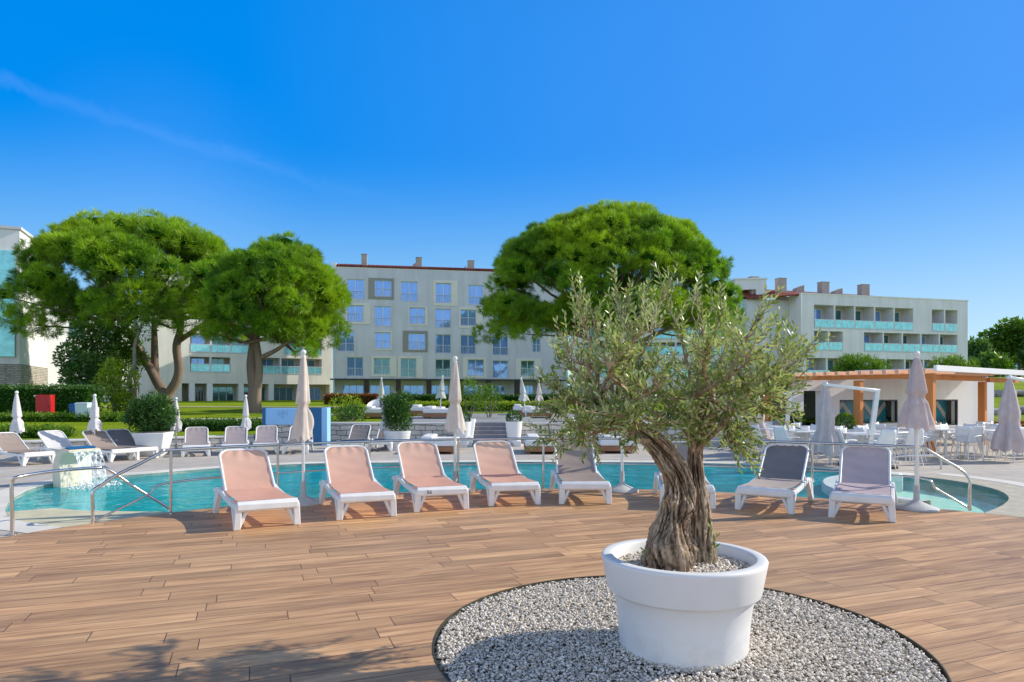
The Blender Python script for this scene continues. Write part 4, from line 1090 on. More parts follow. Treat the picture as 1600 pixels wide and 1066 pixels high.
bush('light green loose bush on the terrace beside the pale pillar', 541, 25.2, .85, .52, 26, 'leaf_lime', per=700)
bush('dark low bush on the terrace at the foot of the light bush', 548, 24.3, .75, .26, 20, 'leaf_dark', per=900)
bush('tall bright bush left of the stairs top', 734, 28.5, .75, .95, 32, 'leaf_mid', per=700)
bush('rounded bright bush just right of the tall one above the stairs', 764, 28.0, .72, .85, 32, 'leaf_mid', per=700)
bush('small clipped bush under the tilted sage parasol', 690, 45, 1.0, .5, 20, 'leaf_mid', per=500)
bush('yellow flowering bush seen through the olive leaves', 925, 40, 1.0, .75, 22, 'leaf_lime', per=500)
bush('dark shrub clump right of the second pine trunk', 440, 24.8, .55, .22, 12, 'leaf_dark', per=1200)
for px, D, rx, h, lab in ((1322, 33, 1.0, .95, 'young pine crown above the middle of the bar roof'), (1356, 32.2, .9, 1.15, 'taller young pine crown above the bar roof beside the middle one'), (1484, 31, 1.05, .9, 'young pine crown above the right part of the bar roof')):
    zc = A(px, 575, D).z
    bush(lab, px, D, rx, h, 34, 'leaf_mid', cat='tree', per=1100, ln=.24, wd=.04, up=.9, z=zc - h * 1.1, name='young_pine', h0=0.0)
bush('small shrub beside the grass slope rocks', 1530, 26.0, .4, .35, 12, 'leaf_dark', per=2000, z=.05)

# red cabinet, bins
p = A(55, 653, 30.6); z = tz(p.x + .3, 30.6)
t = thing('cabinet', 'bright red metal cabinet on short legs in front of the tall hedge', 'cabinet', (p.x, 30.6, z))
hh = A(0, 617, 30.6).z - z
mb = MB(); mb.bx(0, .70, 0, .28, .12, hh); mesh_obj('body', mb, 'red_box', t, 30, bev=.02)
mb = MB(); mb.bx(.04, .66, -.014, -.002, .17, hh - .05); d_ = mesh_obj('door', mb, 'red_box', t, 30, bev=.006)
mb = MB(); mb.bx(.58, .61, -.035, -.015, hh * .5, hh * .5 + .14); mesh_obj('handle', mb, 'dark_metal', d_)
for xx in (.04, .60):
    mb = MB(); mb.bx(xx, xx + .06, .04, .24, 0, .118); mesh_obj('leg', mb, 'dark_metal', t)
mb = MB(); mb.bx(-.14, .0, .10, .14, hh - .07, hh - .02); mesh_obj('bracket', mb, 'steel', t)
for px, w, mt, lab, top in ((118, .50, 'pale_bin', 'pale grey recycling bin with a folded front flap', 629), (109, .28, 'blue_bin', 'narrow blue bin squeezed behind the pale recycling bin', 631)):
    D = 29.8 if px == 118 else 30.4; x = (px - CX) / K * D; z = tz(x, D); h = A(0, top, D).z - z
    t = thing('bin', lab, 'bin', (x, D, z)); mb = MB()
    mb.hexa([(0, 0, 0.03), (w, 0, 0.03), (w, .45, 0.03), (0, .45, 0.03), (-.03, -.03, h * .92), (w + .03, -.03, h * .92), (w + .03, .48, h * .92), (-.03, .48, h * .92)]); mesh_obj('body', mb, mt, t, 30, bev=.02)
    mb = MB(); mb.hexa([(-.05, -.05, h * .925), (w + .05, -.05, h * .925), (w + .05, .5, h * .925), (-.05, .5, h * .925), (0, 0, h), (w, 0, h), (w, .45, h), (0, .45, h)]); mesh_obj('lid', mb, mt, t, 30, bev=.015)
    if px == 118:
        mb = MB(); mb.bx(w + .032, w + .30, .0, .40, .05, h * .75); mesh_obj('side_box', mb, 'white_plastic', t, 30, bev=.02)

# ================================================================== bar pavilion
c0 = Vector((9.4, 22.0)); u = Vector((.912, .41)); ang = math.atan2(u.y, u.x)
t = thing('bar_pavilion', 'white poolside bar with dark serving windows and tiled back wall', 'bar building', (c0.x, c0.y, 0), ang)
LB = 9.85; HB = 2.17; TH = .25
def fs(px, py):                                           # photo position -> facade (s, z)
    dx = (px - CX) / K; nrm = Vector((u.y, -u.x)); tt = c0.dot(nrm) / (dx * nrm.x + nrm.y)
    P = Vector((dx * tt, tt)); return (P - c0).dot(u), EYE + (HZ - py) / K * tt
w1a, w1z0 = fs(1312, 664); w1b, w1z1 = fs(1403, 625); w2a, _ = fs(1433, 664); w2b, _ = fs(1497, 625)
w0a, _ = fs(1240, 664); w0b, _ = fs(1284, 664)
w1z0, w1z1 = .50, 1.45
mb = MB()
for a, b in ((0, w0a), (w0b, w1a), (w1b, w2a), (w2b, LB)): mb.bx(a, b, 0, TH, 0, HB)
for a, b in ((w1a, w1b), (w2a, w2b)): mb.bx(a, b, 0, TH, 0, w1z0); mb.bx(a, b, 0, TH, w1z1, HB)
mb.bx(w0a, w0b, 0, TH, 0, .5); mb.bx(w0a, w0b, 0, TH, 1.75, HB)
mb.bx(LB - TH, LB, TH, 4.2, 0, HB); mb.bx(0, LB, 4.2, 4.4, 0, HB); mb.bx(0, TH, 3.0, 4.2, 0, HB)
mesh_obj('wall', mb, 'plaster_white', t)
mb = MB(); mb.bx(-.1, LB + .1, TH + .01, 4.5, HB + .002, HB + .14); mesh_obj('roof', mb, 'white_paint', t)
for a, b in ((w1a, w1b), (w2a, w2b)):
    mb = MB(); f_ = .045
    mb.bx(a, b, .02, .09, w1z1 - f_, w1z1); mb.bx(a, b, .02, .09, w1z0, w1z0 + f_); mb.bx(a, a + f_, .02, .09, w1z0 + f_, w1z1 - f_); mb.bx(b - f_, b, .02, .09, w1z0 + f_, w1z1 - f_)
    if a == w1a: mb.bx(a + (b - a) * .36, a + (b - a) * .36 + f_, .02, .09, w1z0 + f_, w1z1 - f_)
    fr = mesh_obj('window', mb, 'dark_metal', t)
    mb = MB(); mb.bx(a + f_, b - f_, .42, .47, w1z0 - .3, w1z1 + .2); mesh_obj('back_tiles', mb, 'teal_tile', fr)
    mb = MB(); s_ = .075                                   # stepped zigzag of taupe tiles
    x = a + f_; k = 0
    while x < b - f_ - s_:
        ph = k % 14; hgt = ph if ph < 7 else 14 - ph
        for j in range(3):
            z = w1z0 + .18 + (hgt + j) * s_
            if z + s_ < w1z1: mb.bx(x, x + s_, .40, .415, z, z + s_)
        x += s_; k += 1
    mesh_obj('tile_pattern', mb, 'taupe_tile', fr)['kind'] = 'stuff'
    mb = MB()
    for q_ in range(14):
        xx = a + .15 + (b - a - .3) * rnd.random(); mb.lathe([(.035, 0), (.035, .15), (.012, .2), (.012, .26)], 8, (xx, .2 + .12 * rnd.random(), w1z0 + .0), cap0=True, cap1=True)
    mesh_obj('bottle', mb, 'pane_teal', fr, 40)['kind'] = 'stuff'
    mb = MB(); mb.bx(a - .05, b + .05, -.16, .0, w1z0 - .06, w1z0); mesh_obj('counter', mb, 'white_paint', t, 30, bev=.01)
mb = MB(); mb.bx(w0b + .2, w1b, -.75, -.25, 0, .68); mesh_obj('counter', mb, 'white_paint', t, 30, bev=.015)

# pergola over the bar terrace (a thing of its own: posts, beams, rafters, roof slab)
Cn = Vector((11.4, 18.6)); uL = Vector((-.6, .8)); vR = Vector((.8, .6)); LL, LR = 5.6, 8.6
t = thing('pergola', 'orange timber pergola with rafters and a flat white roof edge around the bar', 'pergola', (Cn.x, Cn.y, 0))
def pc(s, r, z): q_ = uL * s + vR * r; return (q_.x, q_.y, z)
PZ = 2.20
for s, r in ((0, 0), (1.95, 0), (4.95, 0), (0.5, 5.15)):
    a = pc(s, r, 0); mb = MB(); mb.box(a[0], a[1], PZ / 2 - .08, .20, .20, PZ - .16, math.atan2(vR.y, vR.x)); mesh_obj('post', mb, 'orange_wood', t, 30, bev=.012)
mb = MB(); mb.bar(pc(-.12, .0, PZ - .07), pc(LL, .0, PZ - .06), .12, .125); mesh_obj('beam', mb, 'orange_wood', t, 30, bev=.01)
mb = MB(); mb.bar(pc(.5, .7, PZ - .07), pc(.5, 5.3, PZ - .07), .14, .15); mesh_obj('beam', mb, 'orange_wood', t, 30, bev=.01)
mb = MB(); mb.bar(pc(.5, 5.6, PZ - .09), pc(.6, 8.6, PZ - .09), .14, .15); mesh_obj('beam', mb, 'orange_wood', t, 30, bev=.01)
n = 17
for k in range(n):
    s = .05 + (LL - .1) * k / (n - 1)
    mb = MB(); mb.bar(pc(s, -.32, PZ + .06), pc(s, 4.6, PZ + .06), .10, .11)
    o = mesh_obj('rafter', mb, 'rafter_end', t, 30, bev=.006)
mb = MB(); mb.bar(pc(-.25, -.35, PZ + .13), pc(-.25, LR, PZ + .13), .08, .16); mesh_obj('fascia', mb, 'white_paint', t, 30, bev=.008)
mb = MB(); a = [pc(-.2, 1.9, PZ + .152), pc(-.2, LR, PZ + .152), pc(3.0, LR, PZ + .152), pc(3.0, 1.9, PZ + .152)]
mb.hexa(a + [(x, y, z + .06) for x, y, z in a]); mesh_obj('roof_slab', mb, 'white_paint', t)

# bar chairs and tables
def chair_mesh(label, x, y, rz, group):
    t = thing('chair', label, 'chair', (x, y, 0.003), rz, group)
    mb = MB()
    def sh(uu, v):
        # one-piece shell: seat (v<.5) curling into the back
        w = .23 * (1 - .25 * max(0, v - .6) / .4); xx = (2 * uu - 1) * w
        if v < .5: yy = -.20 + .38 * v / .5; zz = .44 - .02 * math.sin(math.pi * v * 2)
        else: q_ = (v - .5) / .5; yy = .18 + .12 * q_; zz = .44 + .40 * q_
        return (xx, yy - .0, zz + .05 * (2 * uu - 1) ** 2 * (1 if v < .5 else .4))
    mb.grid(6, 12, sh)
    s_ = mesh_obj('shell', mb, 'white_plastic', t, 60)
    md = s_.modifiers.new('thick', 'SOLIDIFY'); md.thickness = .012
    for sx in (-1, 1):
        mb = MB(); mb.tube([(sx * .24, -.19, .60), (sx * .25, .05, .62), (sx * .21, .24, .60)], .014, 6); mesh_obj('armrest', mb, 'white_plastic', t, 60)
        for sy in (-1, 1):
            mb = MB(); mb.tube([(sx * .15, sy * .13, .43), (sx * .22, sy * .22, 0)], .012, 6); mesh_obj('leg', mb, 'white_plastic', t, 60)
    return t
def table_mesh(label, x, y, group):
    t = thing('table', label, 'table', (x, y, 0.003), R(20), group)
    mb = MB(); mb.bx(-.38, .38, -.38, .38, .715, .745); mesh_obj('tabletop', mb, 'white_plastic', t, 30, bev=.01)
    mb = MB(); mb.tube([(0, 0, .02), (0, 0, .714)], .03, 10); mesh_obj('leg', mb, 'white_plastic', t, 50)
    mb = MB(); mb.box(0, 0, .012, .45, .06, .024); mb.box(0, 0, .012, .06, .447, .022); mesh_obj('foot', mb, 'white_plastic', t, 30)
    return t
tabs = [(1222, 716, 'behind olive leaves'), (1262, 722, 'left of the drooping cantilever parasol'), (1345, 728, 'before the boxy planter'), (1392, 723, 'left of the domed base parasol'),
        (1412, 712, 'by the bar serving counter'), (1478, 716, 'just right of the corner post'), (1508, 708, 'under the right pergola beam'), (1535, 718, 'left of the folded cantilever'), (1590, 712, 'at the edge of the grass slope'),
        (1205, 708, 'beside the side steps')]
ch0 = tb0 = None
for i, (px, py, where) in enumerate(tabs):
    p = G(px, py); lab = 'white square cafe table ' + where
    if tb0 is None: tb0 = table_mesh(lab, p.x, p.y, 'cafe tables on the bar terrace')
    else: copy_tree(tb0, (p.x, p.y, .003), R(rnd.uniform(0, 40)), lab)
    for k in range(4):
        a = R(20 + 90 * k + rnd.uniform(-14, 14)); rr = rnd.uniform(.52, .70)
        x, y = p.x + rr * math.cos(a), p.y + rr * math.sin(a); rz = a - math.pi / 2
        lab2 = 'white wire chair at the table ' + where
        gname = 'chairs at the cafe table ' + where
        if ch0 is None: ch0 = chair_mesh(lab2, x, y, rz, gname)
        else: copy_tree(ch0, (x, y, .003), rz, lab2, gname)

# rocks and pots on the right-hand grass slope
def rock(label, px, py, D, s, group='rocks edging the grass terraces', seed=0):
    p = A(px, py, D); t_ = MB(); r2 = random.Random(seed)
    off = Vector((r2.random() * 50, r2.random() * 50, 0))
    def f_(a, i, r, z):
        d = Vector((math.cos(a) * r, math.sin(a) * r, z)); k = 1 + .55 * noise.noise(d * 1.9 / max(s, .1) + off) + .2 * noise.noise(d * 5 / max(s, .1) + off); return min(r * k * 1.25, s * 1.15), max(-s * .4, min(s * .42, z * k))
    t_.lathe([(max(1e-3, s * 1.0 * math.sin(math.pi * i / 8)), -s * .6 * math.cos(math.pi * i / 8)) for i in range(9)], 12, (0, 0, 0), fn=f_)
    o = mesh_obj('rock', t_, 'rock', None, 30); o.location = (p.x, p.y, tz(p.x, p.y) + s * .25); o.rotation_euler[2] = r2.random() * 6
    return tag(o, label, 'rock', group)
for k in range(16):
    x = 18.5 + k * 1.25 + rnd.uniform(-.2, .2); y = 33.2 + .12 * k; o = rock('grey boulder in the lower row along the grass slope behind the bar', 1560, 640, 33, rnd.uniform(.42, .62), 'boulders of the lower row on the grass slope', k)
    o.location = (x, y, tz(x, y) + .1)
for k in range(14):
    x = 22.5 + k * 1.5 + rnd.uniform(-.3, .3); y = 41.0 + .1 * k; o = rock('grey boulder in the upper row along the grass slope behind the bar', 1560, 640, 33, rnd.uniform(.40, .65), 'boulders of the upper row on the grass slope', 40 + k)
    o.location = (x, y, tz(x, y) + .1)
for px, py, lab in ((1557, 668, 'terracotta pot with orange flowers beside the bar end wall'), (1596, 668, 'terracotta pot with orange flowers behind the folded cantilever parasol')):
    D = 25.6; p = A(px, py, D); t = thing('flower_pot', lab, 'flower pot', (p.x, D, .003)); lathe_obj('pot', [(.14, 0), (.22, .38), (.24, .42), (.2, .42), (.19, .36), (.01, .36)], 'terracotta_pot', t, 20)
    leaf_bush('flowers', t, [(np.array([rnd.uniform(-.12, .12), rnd.uniform(-.12, .12), .48]), .14) for _ in range(4)], 6000, .06, .04, 'leaf_red')
# ================================================================== hotel buildings
class Facade:
    """front face from p0 to p1 (left to right seen from the pool); local x along it, y into the building"""
    def __init__(s, p0, p1):
        s.p0 = Vector(p0); s.u = (Vector(p1) - s.p0); s.len = s.u.length; s.u.normalize(); s.n = Vector((s.u.y, -s.u.x)); s.ang = math.atan2(s.u.y, s.u.x)
    def sz(s, px, py):
        dx = (px - CX) / K; t = s.p0.dot(s.n) / (dx * s.n.x + s.n.y)
        return (Vector((dx * t, t)) - s.p0).dot(s.u), EYE + (HZ - py) / K * t
    def rect(s, x0, y0, x1, y1):
        a, zt = s.sz(x0, y0); b, _ = s.sz(x1, y0); _, zb = s.sz((x0 + x1) / 2, y1); _, zt = s.sz((x0 + x1) / 2, y0)
        return a, b, zb, zt

def wall_with_holes(L_, z0, z1, holes, y=0.0, reveal=.2):
    xs = sorted({0.0, L_} | {h[0] for h in holes} | {h[1] for h in holes}); zs = sorted({z0, z1} | {h[2] for h in holes} | {h[3] for h in holes})
    mb = MB()
    for i in range(len(xs) - 1):
        for j in range(len(zs) - 1):
            cx, cz = (xs[i] + xs[i + 1]) / 2, (zs[j] + zs[j + 1]) / 2
            if xs[i + 1] - xs[i] < 1e-5 or zs[j + 1] - zs[j] < 1e-5: continue
            if any(h[0] < cx < h[1] and h[2] < cz < h[3] for h in holes): continue
            mb.add([(xs[i], y, zs[j]), (xs[i + 1], y, zs[j]), (xs[i + 1], y, zs[j + 1]), (xs[i], y, zs[j + 1])], [(0, 1, 2, 3)])
    for h in holes:
        d = h[4] if len(h) > 4 else reveal; a, b, c, e = h[:4]
        mb.add([(a, y, c), (a, y + d, c), (a, y + d, e), (a, y, e), (b, y, c), (b, y + d, c), (b, y + d, e), (b, y, e)], [(0, 1, 2, 3), (7, 6, 5, 4), (0, 4, 5, 1), (3, 2, 6, 7)])
    return mb

def window(t, a, b, c, e, pane='pane_blue', rail=True, depth=.16, mull=1, frame='frame_white', fw=.07):
    mb = MB(); y0, y1 = depth - .05, depth + .02
    mb.bx(a, b, y0, y1, e - fw, e); mb.bx(a, b, y0, y1, c, c + fw); mb.bx(a, a + fw, y0, y1, c + fw, e - fw); mb.bx(b - fw, b, y0, y1, c + fw, e - fw)
    for k in range(mull):
        x = a + (b - a) * (k + 1) / (mull + 1); mb.bx(x - fw * .5, x + fw * .5, y0, y1, c + fw, e - fw)
    w = mesh_obj('window', mb, frame, t)
    mb = MB(); mb.bx(a + fw * .5, b - fw * .5, depth, depth + .015, c + fw * .5, e - fw * .5); mesh_obj('pane', mb, pane, w)
    if rail:
        mb = MB(); h = c + .95
        mb.bx(a - .03, b + .03, -.05, -.015, h - .04, h); mb.bx(a, b, -.045, -.02, c + .06, c + .09)
        n = max(6, int((b - a) / .16))
        for k in range(n + 1): x = a + (b - a) * k / n; mb.bx(x - .011, x + .011, -.04, -.022, c + .09, h - .04)
        mesh_obj('railing', mb, 'frame_white', w)
    return w
def border(t, a, b, c, e, hole, mat):
    ha, hb, hc, he = hole; mb = MB(); p = -.07
    mb.bx(a, b, p, .0, he, e); mb.bx(a, b, p, .0, c, hc); mb.bx(a, ha, p, .0, hc, he); mb.bx(hb, b, p, .0, hc, he); mesh_obj('window_surround', mb, mat, t, 30)

def shell(t, L_, depth, z0, z1, mat, holes, reveal=.2):
    mb = wall_with_holes(L_, z0, z1, holes, reveal=reveal)
    mb.add([(0, 0, z0), (0, depth, z0), (0, depth, z1), (0, 0, z1)], [(0, 1, 2, 3)]); mb.add([(L_, 0, z0), (L_, depth, z0), (L_, depth, z1), (L_, 0, z1)], [(3, 2, 1, 0)])
    mb.add([(0, depth, z0), (L_, depth, z0), (L_, depth, z1), (0, depth, z1)], [(0, 1, 2, 3)])
    mb.add([(0, 0, z1), (L_, 0, z1), (L_, depth, z1), (0, depth, z1)], [(0, 1, 2, 3)])
    return mesh_obj('wall', mb, mat, t)

def tile_roof(t, x0, x1, y0, y1, z, h, ov=.25, name='roof'):
    ym = (y0 + y1) / 2; mb = MB()
    p = [(x0, y0 - ov, z - .02), (x1, y0 - ov, z - .02), (x1, ym, z + h), (x0, ym, z + h), (x1, y1 + ov, z - .02), (x0, y1 + ov, z - .02)]
    mb.add(p, [(0, 1, 2, 3), (3, 2, 4, 5), (0, 3, 5), (1, 4, 2)])
    q = [(x, y, zz - .1) for x, y, zz in p]
    mb.add([p[0], p[1], q[1], q[0]], [(3, 2, 1, 0)])
    # rows of half-round tile ends along the eave
    n = int((x1 - x0) / .3)
    for k in range(n): x = x0 + (k + .5) * (x1 - x0) / n; mb.tube([(x, y0 - ov - .05, z + .03), (x, y0 + 1.2, z + .03 + (1.2 + ov) * h / (ym - y0 + ov))], .09, 6)
    return mesh_obj(name, mb, 'roof_tile', t, 40)
def chimneys(t, items, mat='chimney'):
    for x, y, w, d, z0, z1, slant in items:
        mb = MB(); mb.hexa([(x - w / 2, y - d / 2, z0), (x + w / 2, y - d / 2, z0), (x + w / 2, y + d / 2, z0), (x - w / 2, y + d / 2, z0), (x - w / 2, y - d / 2, z1 - slant), (x + w / 2, y - d / 2, z1), (x + w / 2, y + d / 2, z1), (x - w / 2, y + d / 2, z1 - slant)])
        o = mesh_obj('chimney', mb, mat, t, 30, bev=.02)
        if slant: continue
        mb = MB(); mb.bx(x - w / 2 - .03, x + w / 2 + .03, y - d / 2 - .03, y + d / 2 + .03, z1 + .002, z1 + .07); mesh_obj('cap', mb, mat, o)

def loggia(t, a, b, c, e, nb, depth=1.5, glass=True, wide=None, door='pane_teal', solid=False):
    """recessed balcony run: back wall, party walls, doors and balustrade in nb bays"""
    mb = MB(); mb.add([(a, depth, c), (b, depth, c), (b, depth, e), (a, depth, e)], [(0, 1, 2, 3)])
    mesh_obj('back_wall', mb, 'recess', t)
    for k in range(nb):
        x0 = a + (b - a) * k / nb; x1 = a + (b - a) * (k + 1) / nb
        if k:
            mb = MB(); mb.bx(x0 - .09, x0 + .09, -.0, depth - .01, c + .002, e - .002); mesh_obj('party_wall', mb, 'plaster_pale', t)
        w = x1 - x0; da, db = x0 + w * .12, x0 + w * .78
        mb = MB(); fw = .06; y0, y1 = depth - .10, depth - .02; ce = min(e - .1, c + 2.3)
        mb.bx(da, db, y0, y1, ce - fw, ce); mb.bx(da, da + fw, y0, y1, c + .02, ce - fw); mb.bx(db - fw, db, y0, y1, c + .02, ce - fw); mb.bx((da + db) / 2 - fw / 2, (da + db) / 2 + fw / 2, y0, y1, c + .02, ce - fw)
        d_ = mesh_obj('door', mb, 'frame_white', t); mb = MB(); mb.bx(da + .03, db - .03, depth - .06, depth - .045, c + .03, ce - .03); mesh_obj('pane', mb, door if k % 3 else 'pane_blue', d_)
        if glass:
            g = MB(); h = c + 1.0; g.bx(x0 + .1, x1 - .1, -.03, -.01, c + .12, h - .06); gl_ = mesh_obj('balustrade', g, 'balustrade', t)
            g = MB(); g.bx(x0 + .02, x1 - .02, -.05, .01, h - .06, h); g.bx(x0 + .02, x1 - .02, -.05, .01, c + .02, c + .10)
            for q_ in range(4): xx = x0 + .08 + (w - .16) * q_ / 3; g.bx(xx - .02, xx + .02, -.045, .0, c + .10, h - .06)
            mesh_obj('rail', g, 'frame_white', gl_)

GZ = .75
# ---- grey five-storey middle block
FM = Facade((-19.7, 75.0), (6.5, 79.76)); ZT = 15.66
MW = """150 200 245 312 -;303 205 397 298 t 268 195 410 312;448 213 542 325 -;642 222 728 333 c 630 207 765 348;823 233 905 343 -;
150 345 242 437 c 140 333 280 450;303 350 395 462 -;495 358 583 450 c 489 352 597 458;640 365 727 472 -;780 370 867 460 c 770 356 903 472;960 378 1040 485 -;
95 490 190 603 -;303 495 393 587 c 297 489 402 595;490 500 585 593 t 460 487 598 604;640 507 728 613 -;780 510 865 618 -;958 518 1045 624 -;1180 530 1225 607 -;
148 633 240 741 -;298 638 388 730 c 285 626 425 740;447 640 535 746 c 432 627 572 748;640 645 725 746 -;820 646 910 737 c 792 636 922 748;958 652 1045 751 -;1115 653 1190 740 c 1085 642 1230 752"""
t = thing('hotel_block', 'grey five storey hotel block with blue windows, pale window surrounds and red tile edge', 'hotel', (FM.p0.x, FM.p0.y, 0), FM.ang)
cv = lambda X, Y: (500 + X / 3.553, 380 + Y / 3.553)
holes, wins = [], []
for s_ in MW.replace('\n', '').split(';'):
    f_ = s_.split(); r_ = list(map(float, f_[:4])); q_ = FM.rect(*cv(r_[0], r_[1]), *cv(r_[2], r_[3])); holes.append(q_); bd = None
    if f_[4] != '-': b_ = list(map(float, f_[5:9])); bd = ('trim_cream' if f_[4] == 'c' else 'trim_taupe',) + FM.rect(*cv(b_[0], b_[1]), *cv(b_[2], b_[3]))
    wins.append((q_, bd))
zg = FM.sz(525, 590.5)[1]
post_s = [FM.sz(cv(X, 0)[0], 600)[0] for X in (72, 258, 435, 605, 785, 935, 1095, 1230)]
vz = [(max(.02, post_s[0]), min(FM.len - .5, post_s[-1]), GZ - .4, zg - .25, 1.7)]
shell(t, FM.len, 12, GZ - .5, ZT, 'plaster_grey', [h for h in holes] + vz)
for i, (q_, bd) in enumerate(wins):
    window(t, *q_, pane='pane_blue' if i not in (19, 20, 21, 24) else 'pane_teal', depth=.18)
    if bd: border(t, bd[1], bd[2], bd[3], bd[4], q_, bd[0])
a_, b_, c_, e_, d_ = vz[0]
mb = MB(); mb.add([(a_, 1.7, c_), (b_, 1.7, c_), (b_, 1.7, e_), (a_, 1.7, e_)], [(0, 1, 2, 3)]); mesh_obj('veranda_wall', mb, 'plaster_grey', t)
mb = MB(); mb.bx(a_ - .3, FM.len, -.12, .0, zg - .25, zg - .08); mesh_obj('veranda_beam', mb, 'dark_metal', t)
for s_ in post_s[1:-1]:
    mb = MB(); mb.bx(s_ - .28, s_ + .28, -.02, .35, GZ - .4, zg - .252); mesh_obj('veranda_post', mb, 'post_brown', t)
for (X0, X1) in ((118, 240), (275, 390), (465, 580), (622, 720), (800, 890), (965, 1040), (1140, 1200)):
    p_ = FM.sz(cv(X0, 0)[0], 600)[0]; r_ = FM.sz(cv(X1, 0)[0], 600)[0]
    mb = MB(); k_ = window(t, p_, r_, GZ - .2, zg - .75, pane='pane_blue', rail=False, depth=1.66, mull=2)
mb = MB(); mb.bx(.0, .35, -.06, 12, ZT + .002, ZT + .55); mesh_obj('gable_parapet', mb, 'plaster_white', t)
mb = MB(); mb.bx(.352, FM.len, -.03, .28, ZT + .002, ZT + .10); mesh_obj('eave_trim', mb, 'trim_cream', t)
tile_roof(t, .36, FM.len, .35, 12, ZT + .30, 1.3)
ch = []
for X0, X1, Yt in ((228, 260, 62), (535, 568, 80), (828, 862, 98)):
    a_, zt_ = FM.sz(*cv(X0, Yt)); b_, _ = FM.sz(*cv(X1, Yt)); ch.append(((a_ + b_) / 2, 1.2, b_ - a_, .9, ZT, zt_ + .15, 0))
for X0, X1, Yt in ((518, 538, 95), (806, 830, 115)):
    a_, zt_ = FM.sz(*cv(X0, Yt)); b_, _ = FM.sz(*cv(X1, Yt)); ch.append(((a_ + b_) / 2, 3.4, b_ - a_, .9, ZT, zt_ + .35, .35))
chimneys(t, ch)
mb = MB(); mb.tube([(.12, -.06, GZ - .3), (.12, -.06, ZT)], .07, 8); mesh_obj('downpipe', mb, 'frame_white', t)

# ---- cream left wing
FL = Facade((-40.5, 77.5), (-23.2, 88.0))
t = thing('hotel_block', 'cream three storey hotel wing with long recessed balconies behind the two left pines', 'hotel', (FL.p0.x, FL.p0.y, 0), FL.ang)
def RL(x0, y0, x1, y1): return FL.rect(x0, y0, x1, y1)
runs = [(297, 522, 392, 552, 3), (444, 528, 503, 555, 2), (297, 558, 360, 582, 2), (405, 560, 503, 585, 3)]
zb2 = FL.sz(400, 600)[1]
hl = [RL(*r_[:4]) + (1.5,) for r_ in runs]
# upper balcony row hidden by the crowns
up = [(h[0], h[1], h[2] + 5.9 * 1, h[3] + 5.9 * 1, 1.5) for h in hl[:2]]
g0, g1 = FL.sz(284, 610)[0], FL.len - .3
hg = [(max(.3, g0), g1, GZ - .3, zb2, 2.2)]
shell(t, FL.len, 11, GZ - .5, 16.2, 'plaster_cream', hl + up + hg)
for h, r_ in zip(hl, runs): loggia(t, *h[:4], r_[4], 1.5)
for h, r_ in zip(up, runs): loggia(t, *h[:4], r_[4], 1.5)
a_, b_, c_, e_, d_ = hg[0]
mb = MB(); mb.add([(a_, 2.2, c_), (b_, 2.2, c_), (b_, 2.2, e_), (a_, 2.2, e_)], [(0, 1, 2, 3)]); mesh_obj('back_wall', mb, 'recess', t)
for px in (300, 328, 377, 424, 470):
    s_ = FL.sz(px, 610)[0]; mb = MB(); mb.bx(s_ - .3, s_ + .3, .0, 2.19, c_, e_ - .002); mesh_obj('pier', mb, 'plaster_white', t)
for px0, px1, pn in ((308, 322, 'pane_dark'), (334, 370, 'pane_teal'), (385, 420, 'pane_teal'), (432, 464, 'pane_teal'), (478, 508, 'pane_blue')):
    window(t, FL.sz(px0, 610)[0], FL.sz(px1, 610)[0], GZ, e_ - .35, pane=pn, rail=False, depth=2.15, mull=2)
tile_roof(t, 0, FL.len, 0, 11, 16.25, 1.1)
# ---- white block further left behind the deciduous trees
F0 = Facade((-50.0, 66.0), (-41.2, 79.0))
t = thing('hotel_block', 'white sunlit hotel wing with a louvred window behind the thin pale trunk', 'hotel', (F0.p0.x, F0.p0.y, 0), F0.ang)
h0 = [(10.2, 11.9, 1.6, 3.2), (12.6, 13.9, GZ, 2.8), (10.2, 11.9, 4.6, 6.2), (6.5, 8.1, 4.6, 6.2), (6.5, 8.1, 1.6, 3.2), (6.5, 8.1, 7.6, 9.2), (10.2, 11.9, 7.6, 9.2)]
shell(t, F0.len, 10, GZ - .6, 11.5, 'plaster_white', h0)
for h in h0: window(t, *h, pane='pane_teal' if h[0] < 12 else 'pane_dark', rail=False)
tile_roof(t, 0, F0.len, 0, 10, 11.55, 1.0)
mb = MB(); mb.bx(4.0, 15.5, -1.6, -1.45, GZ - .6, GZ + .35)
mesh_obj('garden_wall', mb, 'plaster_white', t)

# ---- connecting wing behind the olive tree, with teal balconies, and the tower at its end
FC = Facade((6.9, 80.5), (25.6, 78.5))
t = thing('hotel_block', 'pale hotel wing with teal glass balconies behind the big pine and olive', 'hotel', (FC.p0.x, FC.p0.y, 0), FC.ang)
rn = [(905, 503, 1000, 527, 3), (1020, 505, 1128, 530, 3), (905, 535, 960, 553, 2), (985, 535, 1128, 555, 4), (905, 470, 1128, 494, 6), (905, 566, 1128, 590, 6)]
hl = [FC.rect(*r_[:4]) + (1.5,) for r_ in rn]
shell(t, FC.len, 11, GZ - .5, 13.0, 'plaster_cream', hl)
for h, r_ in zip(hl, rn): loggia(t, *h[:4], r_[4], 1.5)
tile_roof(t, 0, FC.len, 0, 11, 13.05, 1.0)
FT = Facade((25.0, 76.5), (28.4, 76.2))
t = thing('hotel_tower', 'pale stair tower with stacked teal balconies rising right of the big pine', 'hotel', (FT.p0.x, FT.p0.y, 0), FT.ang)
hl = [(.4, 2.3, z, z + 2.25, 1.6) for z in (11.2, 8.2, 5.2, 2.2)]
shell(t, FT.len, 9, GZ - .5, A(0, 437, 76.3).z, 'plaster_pale', hl)
